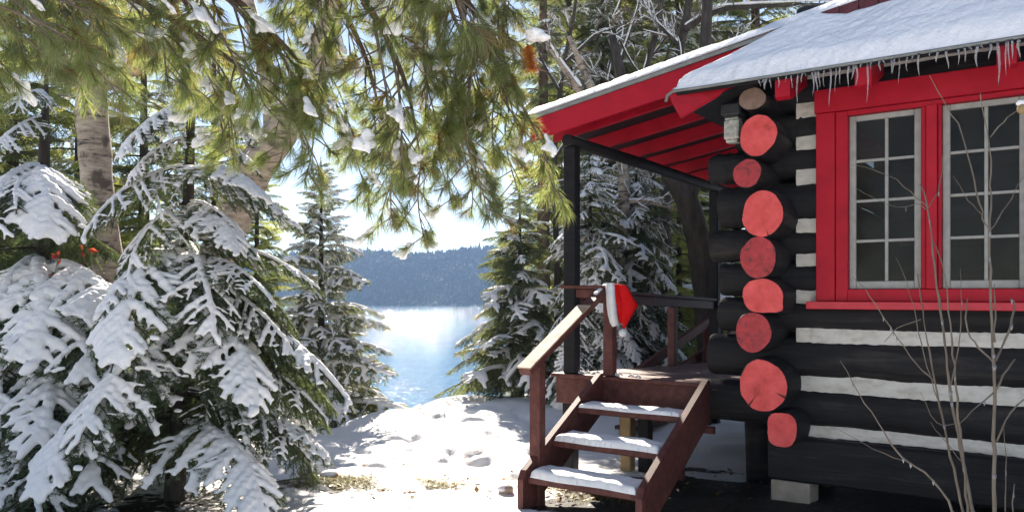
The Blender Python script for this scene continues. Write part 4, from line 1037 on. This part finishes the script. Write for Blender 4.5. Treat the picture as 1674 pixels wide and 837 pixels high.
# ---- white pine overhead: trunk out of frame at left, limbs reaching across the view
def make_pine_bough(seed, snow_n):
    rs = np.random.default_rng(seed); mb = MB(); L = .55
    x = np.linspace(0, 1, 7); axis = np.stack([x*L, .04*np.sin(x*4+seed), -.10*x**2*L*2], -1)
    mb.tube(axis, np.linspace(.007, .003, 7), 5, 0)
    tips = [(axis[-1], axis[-1]-axis[-2])]
    for s in np.linspace(.22, .92, 8):
        sd = 1 if rs.random() < .5 else -1
        p0 = np.array([np.interp(s, x, axis[:, k]) for k in range(3)]); an = rs.uniform(.5, 1.2)*sd
        d = np.array([math.cos(an), math.sin(an), rs.uniform(-.5, .25)]); l = rs.uniform(.08, .20)*(1.2-s*.5)
        t = np.linspace(0, 1, 4)[:, None]; pl = p0+d*l*t+np.array([0, 0, -.25*l])*t**2
        mb.tube(pl, np.linspace(.004, .0022, 4), 4, 0, cap=False); tips.append((pl[-1], pl[-1]-pl[-2]))
    V = []; Fm = []; n0 = 0; allv = []; allm = []
    for (tip, d) in tips:
        d = d/np.linalg.norm(d); n = 100
        back = rs.random(n)**1.3*.075
        ref = np.array([0, 0, 1.]) if abs(d[2]) < .9 else np.array([1., 0, 0]); u = np.cross(ref, d); u /= np.linalg.norm(u); w = np.cross(d, u)
        an = rs.random(n)*2*PI; sp = rs.uniform(.25, .95, n)+back*5
        dr = d[None, :]+sp[:, None]*(np.cos(an)[:, None]*u+np.sin(an)[:, None]*w); dr /= np.linalg.norm(dr, axis=1)[:, None]
        p0 = tip-d*back[:, None]; l = rs.uniform(.055, .105, n)[:, None]
        p1 = p0+dr*l*.55; p2 = p0+dr*l; p1[:, 2] -= .006; p2[:, 2] -= rs.uniform(.012, .034, n)
        s = np.cross(dr, rs.standard_normal((n, 3))); s /= np.linalg.norm(s, axis=1)[:, None]; s *= .00095
        V = np.stack([p0-s, p0+s, p1+s*.9, p1-s*.9, p2], 1); dead = rs.random(n) < (.55 if rs.random() < .09 else .04)
        for mk, mi in ((~dead, 1), (dead, 2)):
            v = V[mk].reshape(-1, 3); o = np.arange(mk.sum())[:, None]*5
            mb.add(v, o+np.array([[0, 1, 2, 3]]), mi); mb.add(v, o+np.array([[3, 2, 4]]), mi)
    me = mb.mesh("pine_bough", [M['twig'], M['pine'], M['pine_dead']])
    sn = None
    if snow_n:
        sb = MB()
        for (tip, d) in [tips[i] for i in rs.choice(len(tips), snow_n, replace=False)]:
            d = d/np.linalg.norm(d); c = tip+d*.015+np.array([0, 0, .018])
            for k in range(9):
                e = c+d*rs.uniform(-.04, .05)+rs.normal(0, .020, 3)*np.array([1, 1, .25]); s = rs.uniform(.012, .028)
                sb.tube([e-d*s*1.1, e-d*s*.5, e+d*s*.3, e+d*s*1.2], [s*.4, s*.9, s*.95, s*.3], 8, zs=.5)
            for k in range(5):
                dd = d+rs.normal(0, .35, 3); dd[2] = min(dd[2], .0); dd /= np.linalg.norm(dd)
                sb.tube([c, c+dd*.03, c+dd*.055], [.013, .010, .005], 6)
        sn = remeshed(sb, .006, "pine_snow", M['snow_tree'], 3, .002)
    return me, sn
PINE = [make_pine_bough(500+i, (0, 1, 2, 2, 0, 1)[i]) for i in range(6)]

WP = thing("white_pine", "white pine with long needled snowy branches hanging over the top of the view", "tree", (-3.3, 1.2, .1))
trunk(WP, [(-3.3, 1.2, -.2), (-3.28, 1.22, 2.5), (-3.2, 1.3, 6.0), (-3.2, 1.3, 10.0)], [.24, .20, .15, .06], M['bark_brown'], 14)
limbs = [
    [(-3.25, 1.25, 2.9), P(-120, -60, 2.1), P(40, -60, 2.3), P(190, -20, 2.6), P(330, 60, 2.9), P(440, 150, 3.0)],
    [(-3.25, 1.25, 3.0), P(-100, -150, 2.2), P(200, -100, 2.6), P(380, -10, 2.9), P(480, 90, 3.1), P(540, 165, 3.2)],
    [(-3.25, 1.25, 3.3), P(100, -260, 2.4), P(400, -160, 2.8), P(590, -20, 3.0), P(665, 130, 3.2), P(685, 245, 3.3)],
    [(-3.25, 1.25, 3.6), P(300, -330, 2.5), P(600, -160, 2.9), P(760, -10, 3.1), P(820, 100, 3.2), P(832, 185, 3.3)],
    [(-3.25, 1.25, 3.9), P(500, -300, 2.6), P(720, -90, 2.9), P(770, 70, 3.2), P(765, 205, 3.4)],
    [(-3.25, 1.25, 4.1), P(300, -260, 3.2), P(520, -60, 3.6), P(600, 90, 3.8), P(625, 205, 3.9)],
    [(-3.25, 1.25, 2.5), P(-170, 0, 1.7), P(-60, -30, 1.8), P(50, -20, 2.0)],
    [(-3.25, 1.25, 4.3), P(100, -240, 3.4), P(240, -110, 3.7), P(300, 0, 3.8), P(345, 90, 3.9)],
    [(-3.25, 1.25, 4.5), P(500, -260, 3.2), P(690, -60, 3.6), P(720, 80, 3.8), P(735, 205, 3.9)],
    [(-3.25, 1.25, 4.7), P(600, -320, 3.0), P(800, -110, 3.2), P(825, -10, 3.3), P(822, 55, 3.3)],
    [(-3.25, 1.25, 5.0), P(300, -330, 4.2), P(450, -120, 4.6), P(510, 30, 4.8), P(545, 140, 4.9)],
    [(-3.25, 1.25, 5.2), P(450, -330, 4.2), P(640, -130, 4.6), P(690, 40, 4.8), P(700, 170, 4.9)],
    [(-3.25, 1.25, 5.4), P(500, -380, 4.2), P(740, -140, 4.6), P(800, 10, 4.8), P(812, 140, 4.9)],
]
rs = random.Random(77); cnt = 0
for li, lm in enumerate(limbs):
    pts = [Vector(p) for p in lm]; n = len(pts)
    trunk(WP, pts, [.030-.026*k/(n-1) for k in range(n)], M['bark_brown'], 7, .06, "limb")
    dens = [0]
    for k in range(1, n): dens.append(dens[-1]+(pts[k]-pts[k-1]).length)
    s = (pts[1]-pts[0]).length*.8 if li != 6 else .9
    while s < dens[-1] and cnt < 290:
        k = max(j for j in range(n-1) if dens[j] <= s); f = (s-dens[k])/(dens[k+1]-dens[k]); B = pts[k].lerp(pts[k+1], f)
        d = (pts[k+1]-pts[k]).normalized(); q = Vector((rs.uniform(-1, 1), rs.uniform(-1, 1), rs.uniform(-.9, .5)))
        e = (d*.8+q).normalized(); e.z -= .25
        sz = rs.uniform(.55, 1.0)*(.75 if li == 6 else 1)
        px_ = (B+e*.4)
        place_bough(WP, PINE[rs.randrange(6)], B, B+e.normalized()*sz, rs.uniform(-.6, .6), 1.0)
        cnt += 1; s += rs.uniform(.065, .11)
    place_bough(WP, PINE[li % 6], pts[-1], pts[-1]+((pts[-1]-pts[-2]).normalized()+Vector((0, 0, -.2)))*.6, 0, 1)
for (x0, y0, x1, y1, d, v) in ((-110, -60, 70, 70, 1.75, 3), (-80, -120, 120, 15, 1.8, 2), (60, -130, 215, 30, 2.0, 1), (-140, 20, 20, 120, 1.7, 0), (180, -120, 330, 40, 2.3, 2), (-60, -100, 30, 90, 1.65, 5)):
    place_bough(WP, PINE[v], P(x0, y0, d), P(x1, y1, d*.97), 0, 1.1)
# a dead orange cluster under its cap of snow at the right tip
mb = MB(); needles(mb, [((0, 0, 0), (.02, 0, -.10))], .0009, .05, .004, 3, 0, np.random.default_rng(8), .3, .4, 1.0)
tag(mb.build("dead_cluster", M['leaf_orange'], WP, Matrix.Translation(P(862, 72, 3.1)-WP.location)), "orange dead needle cluster under a cap of snow")
sb = MB(); c = P(878, 58, 3.1)-WP.location
for k in range(7):
    e = c+Vector((random.uniform(-.03, .04), random.uniform(-.02, .02), random.uniform(-.012, .012))); sb.tube([e-Vector((.035, 0, 0)), e, e+Vector((.035, 0, 0))], [.01, .026, .012], 8, zs=.7)
link("snow", remeshed(sb, .006, "snow_cap", M['snow_tree'], 3, .002), WP)

# ------------------------------------------------------------------ birches and other trunks
B1 = thing("birch_tree", "upright pale birch trunk with peeling orange bark at left", "tree", (P(190, 700, 7.2).x, 7.2, .05))
t = trunk(B1, [P(196, 800, 7.2), P(184, 480, 7.2), P(160, 320, 7.2), P(150, 190, 7.2), P(150, 130, 7.2)], [.15, .135, .135, .14, .12], M['birch'], 16, .03)
trunk(B1, [P(150, 150, 7.2), P(185, 130, 7.1), P(240, 105, 7.0), P(300, 60, 6.9)], [.08, .065, .045, .03], M['birch'], 8, .05, "limb")
trunk(B1, [P(150, 150, 7.2), P(120, 105, 7.3), P(85, 70, 7.4), P(60, 10, 7.4)], [.10, .08, .06, .04], M['birch'], 8, .05, "limb")
trunk(B1, [P(152, 150, 7.2), P(165, 60, 7.3), P(160, -80, 7.4), P(170, -300, 7.5)], [.11, .10, .08, .05], M['birch'], 8, .05, "limb")
for (px, py, w, h, ro) in ((134, 440, 16, 22, .2), (168, 345, 13, 16, 0)):
    mb = MB(); c = P(px, py, 7.02)-B1.location; n = 6
    V = []
    for j in range(n):
        for i in range(5):
            V.append((c.x+(i/4-.5)*w/F*7, c.y-.015-.03*math.sin(i/4*PI)+.03*(j/(n-1))*random.random(), c.z+(j/(n-1)-.5)*h/F*7+random.uniform(-.004, .004)))
    mb.add(V, [(j*5+i, j*5+i+1, j*5+i+6, j*5+i+5) for j in range(n-1) for i in range(4)], 0, True); mb.build("peeling_bark", M['birch_peel'], B1)
sb = MB()
for (p0, p1) in ((P(100, 88, 7.25), P(150, 128, 7.15)), (P(155, 125, 7.1), P(230, 100, 7.0)), (P(80, 55, 7.35), P(105, 90, 7.25))):
    p0 = p0-B1.location+Vector((0, -.02, .05)); p1 = p1-B1.location+Vector((0, -.02, .06)); q = [p0.lerp(p1, k/6)+Vector((0, 0, random.uniform(0, .012))) for k in range(7)]
    sb.tube(q, [.02, .04, .045, .04, .045, .04, .02], 8, zs=.7)
link("snow", remeshed(sb, .012, "limb_snow", M['snow_tree'], 3), B1)["kind"] = "stuff"

B2 = thing("birch_tree", "thick birch trunk leaning right behind the young spruce", "tree", (P(325, 700, 7.6).x, 7.6, 0))
trunk(B2, [P(322, 800, 7.6), P(335, 560, 7.6), P(362, 400, 7.5), P(410, 280, 7.4), P(455, 225, 7.3), P(520, 120, 7.2), P(560, -60, 7.2)], [.22, .20, .185, .175, .16, .13, .10], M['birch'], 16, .03)
trunk(B2, [P(450, 230, 7.3), P(440, 120, 7.4), P(400, 0, 7.5), P(380, -200, 7.6)], [.10, .08, .07, .05], M['birch'], 10, .04, "limb")
sb = MB(); q = [P(400+12*k, 282-13*k, 7.25)-B2.location+Vector((-.02, 0, .10)) for k in range(5)]; sb.tube(q, [.02, .045, .04, .045, .02], 8, zs=.6)
link("snow", remeshed(sb, .012, "limb_snow", M['snow_tree'], 3), B2)

B3 = thing("leaning_tree", "dark rough trunk leaning left behind the porch deck", "tree", (P(1165, 660, 11.0).x, 11.0, gz(P(1165, 660, 11).x, 11.0)))
trunk(B3, [P(1172, 720, 11.0), P(1163, 590, 11.0), P(1155, 480, 11.0), P(1142, 390, 11.0), P(1122, 320, 11.0), P(1085, 268, 11.1), P(1030, 180, 11.3), P(1000, 60, 11.5)], [.19, .185, .175, .17, .16, .12, .09, .06], M['bark_dark'], 16, .05)
trunk(B3, [P(1125, 325, 11.0), P(1140, 250, 11.0), P(1150, 130, 11.0), P(1160, -60, 11.1)], [.13, .11, .09, .07], M['bark_dark'], 12, .05, "limb")

# bare trees whose snowed limbs cross the sky behind the roof
def bare_tree(name, label, root, main, rads, subs, matn, seed, depth, snowy=True, tw=26):
    t = thing(name, label, "tree", root); rs = random.Random(seed)
    trunk(t, main, rads, M[matn], 10, .05)
    sb = MB(); twigs = MB()
    for (pts, r0) in subs:
        pts = [Vector(p) for p in pts]; n = len(pts)
        trunk(t, pts, [r0*(1-.75*k/(n-1)) for k in range(n)], M[matn], 7, .06, "limb")
        if snowy:
            q = [pts[k].lerp(pts[k+1], f)-t.location+Vector((0, -.01, r0*.75+.01)) for k in range(n-1) for f in (0, .25, .5, .75)]
            sb.tube(q, [max(.012, r0*.85*(1-.6*k/len(q)))*rs.uniform(.7, 1.25) for k in range(len(q))], 7, zs=.7)
        for k in range(tw):
            f = rs.random()*(n-1.001); i = int(f); p = pts[i].lerp(pts[i+1], f-i)-t.location
            d = ((pts[i+1]-pts[i]).normalized()*.7+Vector((rs.uniform(-1, 1), rs.uniform(-.6, .6), rs.uniform(-.3, .8)))).normalized(); l = rs.uniform(.2, .7)
            def walk(p, d, l, m):
                q = [p]
                for _ in range(m):
                    d = (d+Vector((rs.uniform(-.4, .4), rs.uniform(-.3, .3), rs.uniform(-.25, .35)))).normalized(); q.append(q[-1]+d*(l/m))
                return q, d
            q, d2 = walk(p, d, l, 5); twigs.tube(q, [.009, .008, .006, .005, .004, .002], 4, cap=False)
            if snowy and rs.random() < .4:
                twigs.tube([v+Vector((0, 0, .009)) for v in q[:5]], [.006, .012, .010, .011, .004], 5, 1, cap=False)
            for j in range(4):
                m1 = q[rs.randrange(1, 5)]; q2, _ = walk(m1, (d+Vector((rs.uniform(-1, 1), rs.uniform(-.5, .5), rs.uniform(-.6, .8)))).normalized(), l*.5, 3)
                twigs.tube(q2, [.005, .004, .003, .0015], 3, cap=False)
                if snowy and rs.random() < .25: twigs.tube([v+Vector((0, 0, .006)) for v in q2[:3]], [.004, .008, .003], 4, 1, cap=False)
    if snowy and sb.n: link("snow", remeshed(sb, .016, "limb_snow", M['snow_tree'], 3), t)["kind"] = "stuff"
    if twigs.n: twigs.build("twigs", [M['twig'], M['snow_tree']], t)["kind"] = "stuff"
    return t
def rootat(px, d): x, y = at_px(px, d); return (x, y, gz(x, y))
r_ = rootat(1095, 12.5)
bare_tree("bare_tree", "bare tree with snow plastered trunk and long snowy limb over the roof", r_, [r_, P(1085, 330, 12.5), P(1108, 100, 12.5), P(1128, 0, 12.5), P(1140, -150, 12.5)], [.11, .09, .075, .06, .045],
          [([P(1120, 48, 12.4), P(1150, 28, 12.2), P(1185, 14, 12.0), P(1260, 10, 11.8), P(1400, 6, 11.6)], .06), ([P(1112, 75, 12.5), P(1075, 40, 12.6), P(1050, -10, 12.8)], .04), ([P(1105, 110, 12.5), P(1150, 120, 12.4), P(1210, 60, 12.4)], .03)], 'bark_dark', 3, 12.5)
r_ = rootat(1020, 13.5)
bare_tree("bare_tree", "thin bare sapling with crooked dark stems above the porch rake", r_, [r_, P(1030, 300, 13.5), P(1045, 150, 13.5), P(1075, 50, 13.5), P(1095, -80, 13.5)], [.09, .08, .06, .05, .03],
          [([P(1035, 220, 13.5), P(1010, 110, 13.4), P(1040, 20, 13.4), P(1060, -60, 13.4)], .045), ([P(1060, 100, 13.5), P(1090, 60, 13.5), P(1130, 30, 13.6)], .025), ([P(1040, 180, 13.5), P(990, 130, 13.4), P(940, 110, 13.4)], .022)], 'bark_dark', 4, 13.5)
r_ = rootat(1000, 11.3)
bare_tree("birch_tree", "snow coated birch with a forked trunk seen under the porch roof", r_, [r_, P(1010, 420, 11.3), P(1022, 320, 11.3), P(1015, 240, 11.3), P(960, 130, 11.3), P(930, 60, 11.3)], [.11, .10, .09, .075, .06, .03],
          [([P(1020, 330, 11.3), P(1060, 330, 11.2), P(1110, 345, 11.2)], .035), ([P(1018, 260, 11.3), P(985, 235, 11.2), P(950, 240, 11.2)], .03), ([P(950, 150, 11.2), P(920, 110, 11.2), P(893, 70, 11.2)], .07)], 'birch', 5, 11.3, tw=16)

for (px, d, sd, lb, pts, subs) in (
    (915, 12.6, 11, "frosted bare tree with tangled branches left of the porch roof", [(910, 430), (905, 250), (920, 110), (940, 20), (950, -80)],
     [[(907, 260), (950, 190), (1000, 160), (1060, 110)], [(915, 150), (880, 90), (870, 20)], [(922, 105), (970, 60), (1020, 40)], [(906, 300), (960, 290), (1010, 250)]]),
    (1075, 13.2, 12, "frosted bare tree arching behind the porch beam", [(1080, 450), (1070, 330), (1060, 220), (1080, 120), (1110, 40)],
     [[(1072, 340), (1110, 380), (1140, 420)], [(1066, 290), (1020, 260), (970, 270)], [(1062, 230), (1110, 200), (1150, 130)], [(1075, 400), (1030, 400), (990, 430)], [(1070, 160), (1030, 100), (1000, 40)]])):
    r_ = rootat(px, d)
    bare_tree("bare_tree", lb, r_, [r_]+[P(x, y, d) for x, y in pts], [.06, .052, .042, .034, .026, .016], [([P(x, y, d-.15*i) for i, (x, y) in enumerate(q)], .03) for q in subs], 'bark_dark', sd, d, tw=9)

# ------------------------------------------------------------------ saplings before the window
def sapling(label, root, stems, seed):
    t = thing("bare_sapling", label, "sapling", root); rs = random.Random(seed)
    iceb = MB(); k = 0
    for (pts, r0, r1) in stems:
        n = len(pts); q = []
        for i in range(n-1):
            m = max(3, int((pts[i+1]-pts[i]).length/.05))
            for j in range(m): q.append(pts[i].lerp(pts[i+1], j/m)-t.location)
        q.append(pts[-1]-t.location)
        q = np.array([tuple(p) for p in q])
        for _ in range(2): q[1:-1] = .5*q[1:-1]+.25*(q[2:]+q[:-2])
        q += np.random.default_rng(seed+k).normal(0, .0022, q.shape); k += 1
        rad = .8*np.linspace(r0, r1, len(q))*(1+.10*np.random.default_rng(k).standard_normal(len(q)))
        mb = MB(); mb.tube(q, rad, 7); mb.build("stem", M['sapling'], t)
        for i in range(2, len(q)-1, 1):                     # ice drops clinging below the twigs
            if rs.random() < .16: 
                c = q[i]; iceb.tube([c+np.array([0, -.002, .004]), c+np.array([0, -.003, -.010]), c+np.array([0, -.003, -.022])], [rad[i]*1.12, rad[i]*1.15, .001], 6)
    iceb.build("ice", M['ice'], t)["kind"] = "stuff"
    return t
D = 3.7
def S(lst, r0, r1, d=D, dd=0.0): return ([P(x, y, d+dd*i) for i, (x, y) in enumerate(lst)], r0, r1)
sapling("clump of thin bare stems rising in front of the window", P(1585, 1030, D), [
    S([(1598, 1030), (1590, 837), (1556, 658), (1542, 542), (1525, 417), (1517, 340), (1505, 300)], .0125, .004), S([(1585, 1030), (1575, 837), (1535, 658), (1510, 522), (1500, 447)], .011, .003, D+.05),
    S([(1592, 1030), (1580, 790), (1566, 668), (1550, 492), (1542, 430), (1526, 395)], .010, .003, D-.06), S([(1517, 340), (1490, 315), (1452, 284), (1392, 268)], .0035, .0015), S([(1517, 340), (1534, 315), (1541, 284), (1540, 255)], .0035, .0015),
    S([(1590, 1000), (1555, 818), (1510, 768), (1475, 753), (1404, 643), (1374, 588)], .010, .0018, D-.1), S([(1505, 522), (1465, 535), (1447, 557)], .004, .002), S([(1526, 620), (1500, 600), (1455, 535), (1410, 467), (1395, 452)], .0045, .0015),
    S([(1566, 690), (1530, 700), (1505, 640)], .0035, .001), S([(1552, 640), (1572, 545), (1570, 440)], .0045, .0015), S([(1475, 753), (1430, 735), (1370, 700)], .003, .001), S([(1518, 345), (1500, 330), (1470, 345), (1395, 305)], .0025, .001),
    S([(1575, 760), (1545, 720), (1520, 690)], .003, .001), S([(1535, 658), (1505, 560), (1490, 480), (1465, 420)], .004, .0012)], 1)
sapling("single bare sapling with upswept icy twigs at the right before the window", P(1628, 1030, D-.25), [
    S([(1628, 1030), (1625, 837), (1626, 618), (1622, 542), (1617, 400), (1620, 242), (1601, 153)], .014, .0025, D-.25), S([(1612, 372), (1605, 350), (1587, 274), (1568, 200), (1540, 163), (1521, 125)], .005, .0018, D-.25),
    S([(1617, 380), (1640, 345), (1657, 316), (1680, 275)], .004, .0015, D-.25), S([(1619, 225), (1640, 198), (1664, 180)], .003, .0015, D-.25), S([(1625, 592), (1607, 575), (1585, 552), (1578, 520), (1582, 487)], .006, .003, D-.25),
    S([(1627, 590), (1645, 555), (1655, 520), (1660, 490), (1652, 489)], .007, .004, D-.25), S([(1626, 640), (1648, 600), (1660, 587)], .007, .003, D-.25), S([(1626, 640), (1600, 662), (1570, 692)], .006, .002, D-.25), S([(1630, 720), (1650, 670), (1690, 640)], .006, .003, D-.25),
    S([(1640, 1030), (1642, 837), (1646, 770), (1640, 700)], .007, .002, D-.15), S([(1660, 1030), (1655, 837), (1657, 790)], .007, .003, D-.1), S([(1623, 560), (1628, 500), (1624, 465)], .006, .002, D-.25), S([(1605, 350), (1585, 330), (1560, 290)], .0025, .001, D-.25)], 2)
SH = thing("seed_head", "snow capped brown seed head on a twig at the right edge before the window", "seed head", P(1670, 176, D-.25))
mb = MB(); mb.tube([(0, 0, -.03), (-.003, 0, -.015), (0, 0, .0), (.002, 0, .012)], [.006, .016, .018, .012], 9, noise=.12); mb.build("seeds", M['tan_wood'], SH)
sb = MB(); sb.tube([(-.022, 0, .012), (-.008, 0, .02), (.01, 0, .02), (.024, 0, .01)], [.007, .014, .014, .006], 9); link("snow", remeshed(sb, .004, "seed_snow", M['snow_tree'], 2), SH)

# ------------------------------------------------------------------ undergrowth
def shrub(name, label, cat, root, n, h, spread, matn, leaf, seed, leaves=10, group=None):
    t = thing(name, label, cat, root, 0, group); rs = np.random.default_rng(seed)
    st = MB(); lf = MB()
    for k in range(n):
        az = rs.random()*2*PI; l = h*rs.uniform(.5, 1.1); d = np.array([math.cos(az)*spread, math.sin(az)*spread, 1.0])*l
        q = np.array([[0, 0, -.05], d*.5+np.array([0, 0, .05*l]), d]); q[:, :2] += rs.normal(0, .03, 2); st.tube(q, [.006, .004, .002], 4, cap=False)
        for j in range(leaves):
            p = q[1]+(q[2]-q[1])*rs.random(); s = leaf*rs.uniform(.6, 1.2); a = rs.standard_normal(3); a /= np.linalg.norm(a); b = np.cross(a, rs.standard_normal(3)); b /= np.linalg.norm(b)
            lf.add([p, p+a*s*.5+b*s*.28, p+a*s, p+a*s*.5-b*s*.28], [(0, 1, 2, 3)])
    st.build("stems", M['twig'], t)["kind"] = "stuff"; o = lf.build("leaves", M[matn], t); o["kind"] = "stuff"
    return t
p = P(35, 640, 5.75); shrub("sumac_bush", "red leaved bush showing between the snowy boughs at the left edge", "bush", (p.x, p.y, gz(p.x, p.y)), 30, 1.95, .22, 'sumac', .075, 1, 18)
def on_ground(px, py):
    d = 6.0
    for _ in range(40):
        q = P(px, py, d); e = q.z-gz(q.x, q.y); d += e*2.2 if abs(e) > 1e-3 else 0; d = min(max(d, 2), 30)
    return P(px, py, d)
for k, (px, py) in enumerate(((648, 668), (690, 655), (730, 652))):
    q = on_ground(px, py); q = Vector((q.x, q.y+.3, gz(q.x, q.y+.3)))
    shrub("dry_shrub", ("leftmost low russet shrub on the bank edge by the water", "middle low russet shrub on the bank edge by the water", "rightmost low russet shrub on the bank edge by the water")[k], "shrub", q, 22, .28, .9, 'dry_leaf', .06, 10+k, 7, "russet shrubs along the bank edge")
def litter(name, label, spots, n, seed, matn, blade):
    rs = np.random.default_rng(seed); mb = MB()
    for (px, py, sx, sy, m) in spots:
        c = P(px, py, (EYE-.06)*F/(py-HORIZON))
        for k in range(int(n*m)):
            x = c.x+rs.normal(0, sx); y = c.y+rs.normal(0, sy); z = gz(x, y)+.012
            if blade:
                d = np.array([rs.normal(0, .04), rs.normal(0, .04), rs.uniform(.006, .028)]); s = np.cross(d, [0, 0, 1.]); s = s/np.linalg.norm(s)*.003
                p = np.array([x, y, z]); mb.add([p-s, p+s, p+d], [(0, 1, 2)])
            else:
                a = rs.random()*6; s = rs.uniform(.012, .035); u = np.array([math.cos(a), math.sin(a), rs.normal(0, .3)])*s; v = np.array([-math.sin(a), math.cos(a), rs.normal(0, .3)])*s*.6
                p = np.array([x, y, z+.01]); mb.add([p-u, p-v, p+u, p+v], [(0, 1, 2, 3)])
    tag(mb.build(name, M[matn]), label, kind='stuff')
litter("dry_grass", "yellow dry grass poking through the snow", [(600, 797, .35, .07, 1), (700, 800, .18, .05, .5), (560, 790, .15, .05, .5), (930, 800, .12, .08, .5), (1000, 820, .2, .1, .4), (640, 793, .5, .05, .8)], 1300, 1, 'dry_grass', True)
litter("fallen_leaves", "brown fallen leaves scattered on the snow and under the steps", [(640, 800, .6, .2, 1), (800, 760, .9, .7, .7), (950, 812, .25, .12, 1.5), (700, 665, .5, .5, .6), (1200, 800, .5, .4, .6)], 90, 2, 'dry_leaf', False)

def snow_rock(label, px, py, s, seed):
    q = on_ground(px, py); t = thing("snow_capped_rock", label, "rock", (q.x, q.y, gz(q.x, q.y)), 0, "snow capped rocks at the foot of the spruce"); rs = np.random.default_rng(seed)
    for nm, mtl, rad, zz, sq in (("rock", M['stone'], s, .0, .6), ("snow", M['snow'], s*.97, s*.20, .52)):
        bm = bmesh.new(); bmesh.ops.create_icosphere(bm, subdivisions=3, radius=rad); ph = rs.random(3)*6
        for v in bm.verts:
            n = 1+.10*math.sin(v.co.x/s*2.4+ph[0])+.09*math.sin(v.co.y/s*3.1+ph[1])+.05*math.sin(v.co.z/s*5+ph[2]); v.co *= n; v.co.z = v.co.z*sq+zz
        me = bpy.data.meshes.new(nm); bm.to_mesh(me); bm.free(); me.materials.append(mtl)
        me.polygons.foreach_set("use_smooth", np.ones(len(me.polygons), bool)); link(nm, me, t)
snow_rock("larger rounded rock under a snow cap beside the low spruce boughs", 512, 772, .13, 1)
snow_rock("small rock under a snow cap right of the larger one", 538, 778, .08, 2)
snow_rock("dark stone at the foot of the steps in the snow", 826, 800, .06, 3)

# ------------------------------------------------------------------ haze
mb = MB(); mb.box((-950, -70, -9.6), (950, 920, 64))
hz, nt, out = mat("winter haze")
v = N(nt, "ShaderNodeVolumePrincipled"); v.inputs['Color'].default_value = (.36, .56, .92, 1); v.inputs['Density'].default_value = .00052; v.inputs['Anisotropy'].default_value = 0.0
nt.links.new(v.outputs[0], out.inputs['Volume'])
o = mb.build("haze", hz); o["kind"] = "stuff"
